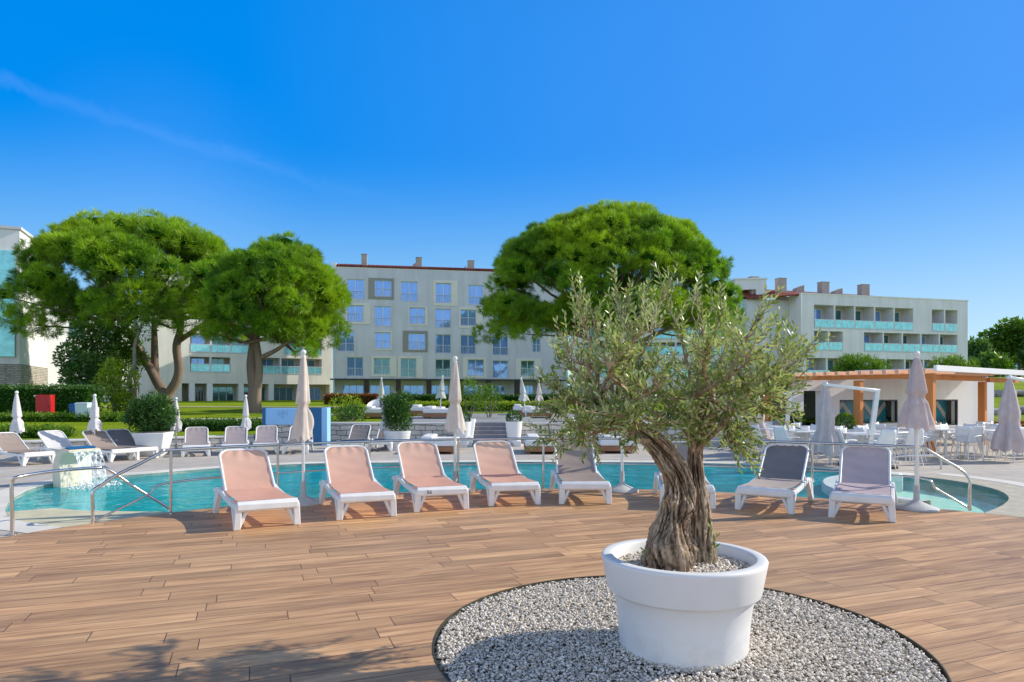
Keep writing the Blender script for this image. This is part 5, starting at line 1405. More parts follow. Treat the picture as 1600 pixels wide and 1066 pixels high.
for h in hl: loggia(t, *h[:4], 1, 1.5)
mb = MB(); zt_ = A(0, 437, 76.3).z; mb.bx(-.1, FT.len + .1, -.1, 9, zt_ + .002, zt_ + .18); mesh_obj('parapet', mb, 'white_paint', t)

# ---- right block
FR = Facade((31.8, 75.0), (54.07, 81.0))
t = thing('hotel_block', 'grey white hotel block with two long rows of recessed balconies above the bar', 'hotel', (FR.p0.x, FR.p0.y, 0), FR.ang)
ZR = 12.75
rn = [(1272, 476, 1427, 515, 5), (1456, 488, 1496, 520, 2), (1272, 517, 1317, 543, 2), (1350, 521, 1496, 548, 5), (1260, 560, 1500, 585, 8)]
hl = []
for r_ in rn:
    a_, b_, c_, e_ = FR.rect(*r_[:4]); hl.append((a_, min(b_, FR.len - .6), c_, e_, 1.5))
zz = [(9.05, 11.65), (9.05, 11.65), (6.55, 8.75), (6.55, 8.75), (3.4, 5.75)]
hl = [(h[0], h[1], z_[0], z_[1], 1.5) for h, z_ in zip(hl, zz)]
shell(t, FR.len, 11, GZ - .5, ZR, 'plaster_pale', hl)
for h, r_ in zip(hl, rn): loggia(t, *h[:4], r_[4], 1.5)
mb = MB(); mb.bx(-.05, FR.len + .05, -.06, .25, ZR + .002, ZR + .14); mesh_obj('parapet', mb, 'plaster_white', t)
# lower side wing with the red gable to the left of it
mb = MB(); mb.bx(-5.4, -.02, 2.2, 11, GZ - .5, ZR - .45); mesh_obj('side_wall', mb, 'plaster_grey', t)
mb = MB(); mb.add([(-5.5, 2.0, ZR - .4), (.3, .3, ZR + .05), (12.2, .32, ZR + .16), (12.2, 4.5, ZR + 1.0), (-5.5, 6.0, ZR + 1.45), (-5.5, 2.0, ZR - .55), (.3, .3, ZR - .1)], [(0, 1, 2, 3, 4), (5, 6, 1, 0)])
mesh_obj('roof', mb, 'roof_tile', t)
ch = []
for x0, x1, yt, sl, y_ in ((1199, 1211, 435, 0, 3.2), (1213, 1224, 442, .25, 5.0), (1234, 1246, 438, 0, 2.2), (1279, 1291, 447, .4, 4.0), (1302, 1314, 444, 0, 2.2), (1341, 1353, 452, .4, 4.0), (1366, 1378, 448, 0, 2.2)):
    a_, z_ = FR.sz(x0, yt); b_, _ = FR.sz(x1, yt); ch.append(((a_ + b_) / 2, y_, b_ - a_, .8, ZR - .3, z_ + .25 + .12 * y_, sl))
chimneys(t, ch)
mb = MB(); mb.tube([(-.1, -.05, GZ), (-.1, -.05, ZR)], .07, 8); mesh_obj('downpipe', mb, 'frame_white', t)

# ---- near left building: white plaster over a stone base
t = thing('hotel_block', 'white building behind the tall hedge with teal glass corner and rough stone base', 'hotel', (-33.9, 47.0, 0), math.atan2(6.0, -2.4))
Ls = 7.2; zt_ = 13.0; zs = A(0, 571, 49).z
mb = MB(); mb.bx(0, Ls, 0, 9, zs + .002, zt_); mesh_obj('wall', mb, 'plaster_white', t)
mb = MB(); mb.bx(-.06, Ls, -.06, 9, 0.1, zs); mesh_obj('stone_base', mb, 'stone_fine', t)
mb = MB(); mb.bx(-.12, Ls + .1, -.12, 9.1, zt_ + .002, zt_ + .2); mesh_obj('parapet', mb, 'plaster_grey', t)
mb = MB(); mb.bx(-.14, -.07, .25, 1.7, zs + .5, zt_ - 1.5); mesh_obj('glass_corner', mb, 'balustrade', t)
mb = MB(); mb.bx(-.13, -.07, 1.75, 2.5, .1, zs + 2.9); mesh_obj('dark_opening', mb, 'pane_dark', t)
mb = MB(); mb.bx(-.22, -.07, 2.6, 8.9, .1, zt_ + .35); mesh_obj('front_panel', mb, 'plaster_white', t)
# ---- small far house in the trees at the right edge
Fh = Facade((86, 122), (100, 124)); t = thing('house', 'small beige house half hidden by the trees on the far right', 'house', (86, 122, 0), Fh.ang)
zb_ = tz(90, 122)
hh = [(4.4, 5.9, zb_ + 2.0, zb_ + 3.6)]
shell(t, Fh.len, 8, zb_ - .5, zb_ + 6.2, 'plaster_cream', hh); window(t, *hh[0], pane='pane_blue', rail=False); tile_roof(t, 0, Fh.len, 0, 8, zb_ + 6.25, .5)
# ================================================================== umbrella pines
def tufts(centres, outs, nb, ln, wd, spread=.55, up=.25, tint0=.4, lobe_t=0):
    n = len(centres)
    P = np.repeat(centres, nb, 0) + rng.normal(0, ln * .12, (n * nb, 3))
    O = np.repeat(outs, nb, 0)
    D = unit(O * .85 + rng.normal(size=(n * nb, 3)) * spread + np.array([0, 0, up]))
    V, F = leaves(P, D, ln * rng.uniform(.7, 1.15, n * nb), wd)
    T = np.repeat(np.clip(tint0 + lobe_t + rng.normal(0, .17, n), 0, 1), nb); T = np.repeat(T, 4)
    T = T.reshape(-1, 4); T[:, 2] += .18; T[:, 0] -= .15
    return V, F, np.clip(T, 0, 1).ravel()

def pine(label, base, stems, branches, cen, rad, ztop, zedge, nl, lr, ntuft, extra=(), under=.38, seed=1, tl=.42, tw=.027):
    """stems/branches in world coords; crown: dome of lobes over cen (x,y) with radii rad"""
    global rng
    rng = np.random.default_rng(seed)
    t = thing('pine_tree', label, 'pine tree', base)
    b0 = np.array(base)
    mb = MB()
    for pts, rs in stems:
        pp = smooth_loop([tuple(np.array(p) - b0) for p in pts], 5); m = len(pp); rr = [float(np.interp(i / (m - 1), np.linspace(0, 1, len(rs)), rs)) for i in range(m)]
        pp = [Vector(p) + Vector((noise.noise(Vector(p) * .9) * .06, noise.noise(Vector(p) * .9 + Vector((7, 0, 0))) * .06, 0)) for p in pp]
        mb.tube(pp, rr, 14)
    mesh_obj('trunk', mb, 'bark_pine', t, 60)
    mb = MB()
    for pts, rs in branches:
        pp = smooth_loop([tuple(np.array(p) - b0) for p in pts], 4); m = len(pp); rr = [float(np.interp(i / (m - 1), np.linspace(0, 1, len(rs)), rs)) for i in range(m)]
        mb.tube(pp, rr, 8)
    lobes = []
    for k in range(nl):
        rho = math.sqrt((k + .5) / nl) * rng.uniform(.90, 1.06); a = k * 2.39996 + rng.normal(0, .12)
        h = math.sqrt(max(0, 1 - min(1, rho) ** 2)); r = rng.uniform(*lr)
        c = np.array([cen[0] + rad[0] * rho * math.cos(a) * .93, cen[1] + rad[1] * rho * math.sin(a) * .93, zedge + (ztop - zedge) * h - r * .75 + rng.normal(0, .28)])
        if rng.random() > .025: lobes.append((c, r))
    for k in range(int(nl * under)):
        rho = rng.uniform(.35, .95); a = rng.uniform(0, 6.28); r = rng.uniform(*lr) * .8
        lobes.append((np.array([cen[0] + rad[0] * rho * math.cos(a), cen[1] + rad[1] * rho * math.sin(a), zedge - rng.uniform(-.9, .25)]), r))
    for e in extra: lobes.append((np.array(e[:3]), e[3]))
    Cs, Os, Lt, core = [], [], [], MB()
    area = sum(r * r for c, r in lobes)
    for c, r in lobes:
        m = int(1.75 * ntuft * r * r / area); d = unit(rng.normal(size=(m * 2, 3))); d = d[d[:, 2] > -.75][:m]
        sq = np.array([1.0, 1.0, .72])
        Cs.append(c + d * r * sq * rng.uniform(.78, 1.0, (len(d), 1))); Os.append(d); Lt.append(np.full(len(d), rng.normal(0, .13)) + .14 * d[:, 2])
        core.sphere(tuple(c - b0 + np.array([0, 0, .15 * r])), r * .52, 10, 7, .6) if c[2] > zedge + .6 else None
        # a limb from the crown centre towards the lobe
        s0 = np.array([cen[0], cen[1], zedge - .6]) - b0
        if rng.random() < .3: mb.tube([tuple(s0 + (c - b0 - s0) * .25), tuple(s0 + (c - b0 - s0) * .6 + np.array([0, 0, -.35])), tuple(c - b0)], [.11, .07, .03], 5, caps=False)
    mesh_obj('branches', mb, 'bark_pine', t, 60)
    C = np.concatenate(Cs) - b0; O = np.concatenate(Os)
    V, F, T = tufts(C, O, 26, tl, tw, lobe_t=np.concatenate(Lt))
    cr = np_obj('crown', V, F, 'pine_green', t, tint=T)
    mesh_obj('shade_core', core, 'pine_dark', cr, 180)  # added dark cores block light so crown gaps read as shade
    return t
def W(px, py, D): v = A(px, py, D); return (v.x, v.y, v.z)
D = 45.0; z0 = tz(-22.7, D)
base = W(258, 641, D); base = (base[0], D, z0 - .1)
pine('large umbrella pine with three leaning stems left of the other left pine', base,
     [([(base[0], D, z0 - .2), W(259, 622, D), W(244, 595, D), W(225, 560, D), W(202, 522, D), W(180, 492, D)], [.52, .38, .28, .26, .22, .15]),
      ([(base[0] - .1, D + .3, z0 - .2), W(255, 618, D + .3), W(244, 590, D + .4), W(242, 545, D + .6), W(241, 500, D + .8)], [.42, .30, .25, .22, .15]),
      ([(base[0] + .2, D - .2, z0 - .2), W(264, 616, D - .2), W(279, 585, D - .3), W(276, 540, D - .5), W(284, 500, D - .6)], [.42, .30, .27, .25, .17])],
     [([W(202, 522, D), W(150, 500, D + 1), W(90, 470, D + 1)], [.2, .12, .05]), ([W(276, 535, D), W(320, 505, D - 1), W(350, 480, D - 1)], [.2, .12, .06]), ([W(225, 560, D), W(190, 545, D - 1), W(160, 520, D - 1.5)], [.12, .08, .04])],
     (W(222, 0, D)[0], D), (7.75, 6.8), 13.3, 7.2, 135, (.75, 1.2), 6000,
     extra=[(W(q_[0], q_[1], D)[0], D + q_[2], W(q_[0], q_[1], D)[2], q_[3]) for q_ in ((95, 515, -3, .9), (130, 522, -4, .95), (165, 525, -2, .9), (60, 485, 1, .9), (110, 495, 2, 1.0), (205, 515, -4, .9), (245, 505, -5, 1.0), (150, 505, 3, 1.0))] + [(W(44, 470, D)[0], D - 2, W(35, 470, D)[2], 1.0), (W(64, 500, D)[0], D - 3, W(60, 505, D)[2], .9), (W(110, 505, D)[0], D - 4, W(110, 505, D)[2], .9), (W(335, 515, D)[0], D - 3, W(0, 515, D)[2], 1.1), (W(300, 500, D)[0], D - 4, W(0, 500, D)[2], 1.2)], seed=21)
D = 40.0; bx_ = W(398, 0, D)[0]; z0 = tz(bx_, D); base = (bx_, D, z0 - .1)
pine('umbrella pine with a single straight trunk at the right of the left pair', base,
     [([(bx_ - .1, D, z0 - .2), W(397, 610, D), W(394, 570, D), W(398, 530, D), W(402, 495, D)], [.44, .34, .31, .27, .2]),
      ([(bx_ + .15, D - .15, z0 - .2), W(402, 610, D - .2), W(405, 575, D - .2), W(400, 530, D - .2), W(395, 495, D - .1)], [.32, .23, .21, .19, .14])],
     [([W(402, 562, D), W(430, 548, D - .5), W(450, 535, D - .8), W(480, 520, D - 1)], [.17, .13, .09, .05]), ([W(398, 530, D), W(360, 505, D), W(335, 490, D)], [.18, .1, .05]), ([W(402, 520, D), W(440, 500, D), W(470, 480, D)], [.2, .12, .06])],
     (W(432, 0, D)[0], D + .3), (4.05, 4.2), 10.55, 5.4, 84, (.6, .95), 3900,
     extra=[(W(505, 540, D)[0], D, W(0, 530, D)[2], .9), (W(485, 555, D)[0], D - 1, W(0, 548, D)[2], .7), (W(520, 515, D)[0], D + .4, W(0, 512, D)[2], .85), (W(455, 520, D)[0], D - 2, W(0, 520, D)[2], .9), (W(365, 530, D)[0], D - 1.5, W(0, 525, D)[2], .7)], seed=33, tl=.38, tw=.025)
D = 50.0; bx_ = W(985, 0, D)[0]; z0 = tz(bx_, D); base = (bx_, D, z0 - .1)
pine('broad dome shaped umbrella pine behind the potted olive tree', base,
     [([(bx_, D, z0 - .2), W(982, 600, D), W(970, 560, D), W(958, 520, D), W(955, 490, D)], [.6, .48, .42, .36, .25])],
     [([W(968, 552, D), W(910, 525, D - 1), W(868, 516, D - 1.5), W(830, 490, D - 2)], [.24, .18, .13, .06]), ([W(968, 552, D), W(1030, 520, D - 1), W(1080, 500, D - 1)], [.24, .15, .07]), ([W(958, 520, D), W(900, 500, D), W(850, 470, D)], [.2, .12, .06])],
     (W(950, 0, D)[0], D), (9.35, 7.5), 15.15, 7.2, 190, (.82, 1.3), 10500,
     extra=[(W(790, 520, D)[0], D - 1, W(0, 515, D)[2], 1.0), (W(820, 530, D)[0], D - 2, W(0, 526, D)[2], .9), (W(775, 480, D)[0], D, W(0, 480, D)[2], 1.2), (W(860, 520, D)[0], D - 3, W(0, 505, D)[2], 1.1), (W(1110, 500, D)[0], D - 2, W(0, 495, D)[2], 1.2)], seed=44, under=.5)

# ================================================================== broadleaf trees
def broad(label, px, D, pyt, pyb, rpx, mat, nl=26, per=260, ln=.26, wd=.12, trunk=True, name='tree', seed=3, z=None, lean=0, bark='bark_grey', cat='tree', group=None, droop=.2, tr=.12):
    global rng
    rng = np.random.default_rng(seed); x = (px - CX) / K * D; zg = tz(x, D) if z is None else z
    zt = A(0, pyt, D).z - zg; zb = A(0, pyb, D).z - zg; rx = rpx / K * D
    t = thing(name, label, cat, (x, D, zg - .05), 0, group)
    lb = [(c_ + np.array([lean, 0, (zt + zb) / 2]), r_) for c_, r_ in lobes_in(nl, rx * .8, rx * .8, (zt - zb) / 2 * .82, rx * .26, rx * .42, zmin=-.9)]
    V, F, T = lobe_leaves(lb, per, ln, wd, .7, droop)
    if trunk:
        mb = MB(); mb.tube(smooth_loop([(0, 0, -.05), (.1 + lean * .2, 0, zb * .5), (lean * .5, .1, zb), (lean, 0, (zb + zt) / 2)], 4), [tr * (1 - .6 * i / 12) for i in range(13)], 8)
        for k in range(6):
            c_, r_ = lb[k]; mb.tube([(lean * .5, 0, zb * .9), tuple((np.array([lean * .5, 0, zb]) + c_) / 2), tuple(c_)], [tr * .5, tr * .3, tr * .12], 6)
        mesh_obj('trunk', mb, bark, t, 60)
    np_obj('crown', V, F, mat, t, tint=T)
    return t
broad('dark leafy tree between the stone based building and the big pine', 140, 41, 498, 622, 52, 'leaf_forest', 34, 330, .24, .12, seed=5)
broad('bright lime green drooping tree under the big pine', 178, 37, 550, 648, 36, 'leaf_lime', 30, 480, .2, .08, seed=6, droop=-.5)
broad('mid green tree filling the gap under the big pine crown', 185, 44, 500, 600, 45, 'leaf_mid', 30, 330, .22, .1, seed=8)
broad('small leafy tree by the white wing behind the pale trunk', 212, 52, 520, 600, 26, 'leaf_mid', 20, 400, .22, .1, seed=9)
D = 39; x = (205 - CX) / K * D; zg = tz(x, D)
t = thing('tree', 'thin pale curving tree trunk rising into the big pine crown', 'tree', (x, D, zg - .05))
mb = MB(); mb.tube(smooth_loop([(0, 0, 0), (.05, 0, 1.2), (-.12, 0, 2.0), (.18, 0, 2.9), (.1, .2, 4.0), (.4, .4, 5.2)], 5), [.17 - .004 * i for i in range(26)], 10); mesh_obj('trunk', mb, 'bark_grey', t, 60)
V, F, T = lobe_leaves([(np.array([.4, .4, 5.0]), .8), (np.array([.0, .2, 5.5]), .8), (np.array([.8, .2, 5.4]), .7)], 300, .2, .08); np_obj('crown', V, F, 'leaf_mid', t, tint=T)
FK = ['tall dark tree at the left end of the wood', 'rounded green tree in the wood above the bar roof edge', 'pale green loose tree in the wood', 'dark tree standing behind the pale one in the wood', 'broad umbrella shaped tree on the wood skyline', 'low bushy tree at the foot of the wood', 'deep green tree at the wood right end', 'yellowish tree in front of the wood beside the small house', 'tall tree behind the small house', 'bluish green tree next to the grey white hotel block']
for i, (px, D, pt, pb, r_, mt) in enumerate([(1528, 112, 520, 590, 22, 'leaf_forest'), (1560, 118, 503, 585, 32, 'leaf_mid'), (1549, 106, 545, 600, 20, 'leaf_forest'), (1578, 125, 512, 580, 26, 'leaf_forest'), (1592, 116, 500, 545, 34, 'leaf_mid'), (1517, 104, 555, 600, 16, 'leaf_forest'), (1630, 112, 505, 590, 36, 'leaf_forest'), (1567, 97, 552, 592, 15, 'leaf_mid'), (1612, 122, 520, 575, 28, 'leaf_forest'), (1512, 120, 530, 590, 16, 'leaf_forest')]):
    broad(FK[i], px, D, pt, pb, r_, mt, 30, 46, .75, .42, seed=60 + i, tr=.3)

# ================================================================== the olive tree in the planter
rng = np.random.default_rng(5); rnd = random.Random(5)
OD = 4.36; OS = OD / K
def OP(px, py, dy=0.0): return Vector(((px - CX) * OS, OD + dy, EYE + (HZ - py) * OS))
OB = Vector((POT[0], POT[1], .5))
t = thing('olive_tree', 'old olive tree with a thick gnarled twin trunk growing in the white planter', 'olive tree', OB)
def gnarled(path, radii, seed, seg=110, lev=230, rough=1.0, bumps=()):
    """tube with deep vertical furrows, burls and fine bark relief"""
    pts = smooth_loop([tuple(p) for p in path], 30); m = len(pts); idx = np.linspace(0, m - 1, lev)
    P = np.array([[np.interp(i, range(m), [q[k] for q in pts]) for k in range(3)] for i in idx])
    rr = np.interp(np.linspace(0, 1, lev), np.linspace(0, 1, len(radii)), radii)
    T = unit(np.gradient(P, axis=0)); mb = MB(); vs = []
    u = np.cross(T[0], [0, 1, 0]); u /= np.linalg.norm(u)
    cumul = 0
    for i in range(lev):
        u = u - T[i] * np.dot(u, T[i]); u /= np.linalg.norm(u); w = np.cross(T[i], u)
        h = P[i][2]
        for k in range(seg):
            a = 2 * math.pi * k / seg; ca, sa = math.cos(a), math.sin(a)
            q = Vector((ca * 1.3 + seed, sa * 1.3, h * 1.1)); tw = a + h * 1.1
            lob = .16 * math.sin(3 * tw + seed) + .07 * math.sin(5 * tw + 2 * seed)
            big = noise.noise(Vector((ca * 1.5, sa * 1.5, h * 4.5 + seed * 9))) * .40
            fur = noise.noise(Vector((math.cos(tw) * 4.2, math.sin(tw) * 4.2, h * 5 + seed))); fur = -abs(fur) * .46 + .08
            fine = noise.noise(Vector((math.cos(tw) * 11, math.sin(tw) * 11, h * 16 + seed * 3))) * .085 + noise.noise(Vector((ca * 22, sa * 22, h * 45))) * .06
            r = rr[i] * (1 + rough * (lob + big + fur + fine) + .06)
            bp_ = P[i] + (u * ca + w * sa) * r
            for bc, ba, bs in bumps: r += ba * math.exp(-((bp_[0] - bc.x) ** 2 + (bp_[1] - bc.y) ** 2 + (bp_[2] - bc.z) ** 2) / (bs * bs))
            vs.append(P[i] + (u * ca + w * sa) * r)
    fs = [(i * seg + k, i * seg + (k + 1) % seg, (i + 1) * seg + (k + 1) % seg, (i + 1) * seg + k) for i in range(lev - 1) for k in range(seg)]
    fs += [tuple((lev - 1) * seg + k for k in range(seg))]
    mb.add([Vector(v) - OB for v in vs], fs)
    return mb
def bark_mat():
    m, nt, b, out = _new('bark_olive')
    tc = N(nt, 'ShaderNodeTexCoord'); mp = N(nt, 'ShaderNodeMapping'); mp.inputs['Scale'].default_value = (1, 1, .32); L(nt, tc.outputs['Object'], mp.inputs[0])
    n1 = N(nt, 'ShaderNodeTexNoise', i_Scale=24.0, i_Detail=8.0, i_Roughness=.7, i_Distortion=.8); L(nt, mp.outputs[0], n1.inputs['Vector'])
    n2 = N(nt, 'ShaderNodeTexNoise', i_Scale=5.0, i_Detail=4.0); L(nt, tc.outputs['Object'], n2.inputs['Vector'])
    c = ramp(nt, n1.outputs['Fac'], [(.32, (.06, .036, .022)), (.50, (.29, .195, .125)), (.68, (.62, .49, .36))])
    g = N(nt, 'ShaderNodeMapRange', i_1=.45, i_2=.7, i_3=0, i_4=.5); L(nt, n2.outputs['Fac'], g.inputs[0])
    c = mixc(nt, g.outputs[0], c, (.54, .45, .33))
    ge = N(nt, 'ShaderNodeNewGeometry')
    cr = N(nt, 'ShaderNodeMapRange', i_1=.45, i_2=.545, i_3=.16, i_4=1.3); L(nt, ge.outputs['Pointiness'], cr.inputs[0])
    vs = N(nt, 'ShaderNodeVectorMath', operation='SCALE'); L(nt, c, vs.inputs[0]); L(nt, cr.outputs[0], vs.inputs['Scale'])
    L(nt, vs.outputs[0], b.inputs['Base Color']); b.inputs['Roughness'].default_value = .9; b.inputs['Specular IOR Level'].default_value = .2
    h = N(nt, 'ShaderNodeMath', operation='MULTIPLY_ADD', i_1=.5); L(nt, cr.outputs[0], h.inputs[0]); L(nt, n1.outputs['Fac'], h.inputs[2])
    bump(nt, b, h.outputs[0], .9, .012)
bark_mat()
main = [OP(1046, 893, -.02), OP(1046, 870, -.02), OP(1048, 840, -.01), OP(1055, 800), OP(1061, 770, .0), OP(1056, 742), OP(1040, 714, .01), OP(1020, 690, .02), OP(994, 669, .03), OP(962, 648, .05), OP(930, 622, .05)]
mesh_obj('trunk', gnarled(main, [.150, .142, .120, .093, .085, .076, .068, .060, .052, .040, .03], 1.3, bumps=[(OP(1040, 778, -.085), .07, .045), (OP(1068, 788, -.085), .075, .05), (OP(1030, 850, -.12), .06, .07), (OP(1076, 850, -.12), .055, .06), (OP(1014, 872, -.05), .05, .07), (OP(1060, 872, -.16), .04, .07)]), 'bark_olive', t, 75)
right = [OP(1096, 893, .04), OP(1098, 870, .04), OP(1099, 830, .05), OP(1098, 790, .06), OP(1094, 750, .07), OP(1092, 712, .08), OP(1098, 672, .09), OP(1104, 630, .1)]
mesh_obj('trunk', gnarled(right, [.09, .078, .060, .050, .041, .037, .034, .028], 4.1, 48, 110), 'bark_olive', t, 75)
# limbs: from the two stem ends out to targets over the whole crown
lim_from = {'L': [OP(1020, 690, .02), OP(994, 669, .03), OP(962, 648, .05), OP(930, 622, .05)], 'R': [OP(1087, 712, .08), OP(1098, 672, .09), OP(1104, 630, .1)]}
targets = [('L', 870, 640, .1), ('L', 862, 606, -.1), ('L', 885, 560, .35), ('L', 905, 520, 0), ('L', 900, 455, -.15), ('L', 930, 455, .2), ('L', 960, 440, -.1), ('L', 985, 470, .45), ('L', 1005, 455, .0),
           ('L', 1035, 425, -.05), ('L', 880, 665, -.3), ('L', 915, 680, .35), ('L', 950, 560, -.55), ('L', 1000, 520, -.5), ('L', 930, 600, .75), ('L', 990, 600, -.6), ('L', 1040, 470, .35), ('L', 865, 690, .15), ('L', 960, 640, -.45),
           ('R', 1050, 450, .1), ('R', 1075, 440, -.2), ('R', 1100, 455, .3), ('R', 1130, 465, .05), ('R', 1150, 500, -.35), ('R', 1175, 500, .35), ('R', 1195, 530, 0), ('R', 1225, 520, .15), ('R', 1235, 560, -.15), ('R', 1215, 600, .4), ('R', 1240, 605, .05),
           ('R', 1190, 640, -.3), ('R', 1165, 665, .05), ('R', 1140, 690, -.15), ('R', 1120, 560, -.6), ('R', 1060, 560, -.65), ('R', 1090, 600, .7), ('R', 1150, 590, .7), ('R', 1060, 650, -.35), ('R', 1110, 640, -.5), ('R', 1030, 620, .6),
           ('R', 1045, 650, .3), ('R', 1130, 660, .45), ('L', 1010, 660, -.35), ('R', 1160, 620, -.5), ('L', 905, 640, -.55), ('L', 1020, 560, .3), ('R', 1185, 575, -.45)]
mbB = MB(); LP, LD, LS = [], [], []
def twig(p, d, ln, droop, dens=1.0):
    """leafy shoot: returns nothing, fills the leaf lists"""
    n = max(6, int(ln / .0135 * dens)); pts = []; q = Vector(p); d = Vector(d).normalized()
    for i in range(7):
        pts.append(q.copy()); d = (d + Vector((rnd.gauss(0, .10), rnd.gauss(0, .10), droop * .12 + rnd.gauss(0, .06)))).normalized(); q = q + d * ln / 6
    mbB.tube([pt - OB for pt in pts], [.0042 - .0005 * i for i in range(7)], 4, caps=False)
    az = rnd.random() * 6.28
    for i in range(n):
        f = .10 + .90 * i / n; k = min(5, int(f * 6)); a_, b_ = pts[k], pts[min(6, k + 1)]; pt = a_.lerp(b_, f * 6 - k); ax = (b_ - a_).normalized()
        s_ = ax.orthogonal().normalized(); s_.rotate(Matrix.Rotation(az + i * 2.2, 3, ax))
        LP.append(pt); LD.append((ax * rnd.uniform(.55, 1.0) + s_ * rnd.uniform(.55, .9)).normalized()); LS.append(rnd.uniform(.75, 1.2) * (1.0 if f < .85 else .75))
for src, px, py, dy in targets:
    if py < 540: py = py + 42 * (540 - py) / 115 - 4
    st = lim_from[src]; s0 = st[rnd.randrange(len(st))]; e = OP(px, py, dy); dv = e - s0
    c1 = s0 + dv * .35 + Vector((rnd.gauss(0, .05), rnd.gauss(0, .06), -.05 + .10 * rnd.random())); c2 = s0 + dv * .7 + Vector((rnd.gauss(0, .05), rnd.gauss(0, .05), rnd.gauss(0, .03)))
    lp = smooth_loop([tuple(s0), tuple(c1), tuple(c2), tuple(e)], 6); m = len(lp)
    mbB.tube([Vector(q) - OB for q in lp], [.017 - .014 * i / (m - 1) for i in range(m)], 6, caps=False)
    upness = 1.0 if py < 540 else (.45 if py < 620 else -.25)
    for k in range(12 if py < 540 else 22):
        f = rnd.uniform(.22, 1.0); i = min(m - 2, int(f * (m - 1))); pt = Vector(lp[i]).lerp(Vector(lp[i + 1]), f * (m - 1) - i)
        dr = (dv.normalized() * rnd.uniform(.2, .9) + Vector((rnd.gauss(0, .6), rnd.gauss(0, .6), rnd.gauss(.25, .45) + upness * .7))).normalized()
        twig(pt, dr, rnd.uniform(.13, .28), upness * .8 - .2)
    twig(e, dv + Vector((0, 0, upness * .3)), rnd.uniform(.14, .22), upness - .2)
# small suckers at the foot of the trunk
for px, py, dy in ((1112, 850, -.03), (1114, 868, -.05), (1108, 838, .0), (1008, 872, -.1)):
    twig(OP(px, py, dy), Vector((rnd.gauss(.25 if px > 1060 else -.25, .2), -.2, .8)), .10, .3, .8)
mesh_obj('branches', mbB, 'bark_olive', t, 60, recalc=False)
LP = np.array([tuple(p - OB) for p in LP]); LD = np.array([tuple(d) for d in LD]); LS = np.array(LS)
n = len(LP)
side = unit(np.cross(LD, rng.normal(size=(n, 3)) * .7 + np.array([0, 0, 1.0])))
V4 = np.empty((n, 6, 3)); ln = (.050 * LS)[:, None]; wd = (.0128 * rng.uniform(.85, 1.2, n))[:, None]; nrm = np.cross(LD, side)
nrm = unit(nrm); 
V4[:, 0] = LP; V4[:, 1] = LP + LD * ln * .33 + side * wd * .5; V4[:, 2] = LP + LD * ln * .70 + side * wd * .42 - nrm * ln * .04; V4[:, 3] = LP + LD * ln - nrm * ln * .12; V4[:, 4] = LP + LD * ln * .70 - side * wd * .42 - nrm * ln * .04; V4[:, 5] = LP + LD * ln * .33 - side * wd * .5
q4 = np.array([[0, 1, 2, 5], [5, 2, 4, 4], [2, 3, 4, 4]])
F = (np.arange(n)[:, None, None] * 6 + np.array([[0, 1, 5], [1, 2, 5], [5, 2, 4], [2, 3, 4]])[None]).reshape(-1, 3)
T = np.repeat(np.clip(rng.normal(.45, .22, n) + .10 * (LP[:, 2] - 1.1), 0, 1), 6)
np_obj('leaves', V4.reshape(-1, 3), F, 'leaf_olive', t, tint=T)
print('olive leaves', n)
# ================================================================== daylight, sky, camera
BACK_FILL_S, SKY_V = .55, 4.8  # first value: lowered saturation of the unseen back sky, for fill
SUN_EL = R(31); SD = Vector((.963, .27, 0)).normalized()          # towards the sun (right, slightly behind the hotel)
world = bpy.data.worlds.new('World'); scene.world = world; world.use_nodes = True
nt = world.node_tree; nt.nodes.clear()
out = nt.nodes.new('ShaderNodeOutputWorld'); bg = nt.nodes.new('ShaderNodeBackground'); L(nt, bg.outputs[0], out.inputs[0])
sky = N(nt, 'ShaderNodeTexSky', sky_type='NISHITA'); sky.sun_disc = False; sky.sun_elevation = SUN_EL
sky.sun_rotation = math.atan2(SD.x, SD.y); sky.air_density = 1.0; sky.dust_density = 0.25; sky.ozone_density = 3.0; sky.altitude = 0
# grade the sky: deep even azure ahead, unseen half behind made paler and brighter as added fill
tc = N(nt, 'ShaderNodeTexCoord')
sp = N(nt, 'ShaderNodeSeparateColor', mode='HSV'); L(nt, sky.outputs[0], sp.inputs[0])
sx = N(nt, 'ShaderNodeSeparateXYZ'); L(nt, tc.outputs['Generated'], sx.inputs[0])
hz = N(nt, 'ShaderNodeMapRange', i_1=-.25, i_2=.5, i_3=BACK_FILL_S, i_4=1.0, interpolation_type='SMOOTHSTEP'); L(nt, sx.outputs[1], hz.inputs[0])
hm = N(nt, 'ShaderNodeMath', operation='MULTIPLY_ADD', i_1=.2, i_2=.6195 * .8); L(nt, sp.outputs[0], hm.inputs[0])
sm = N(nt, 'ShaderNodeMath', operation='MULTIPLY_ADD', i_1=.62, i_2=.66, use_clamp=True); L(nt, sp.outputs[1], sm.inputs[0])
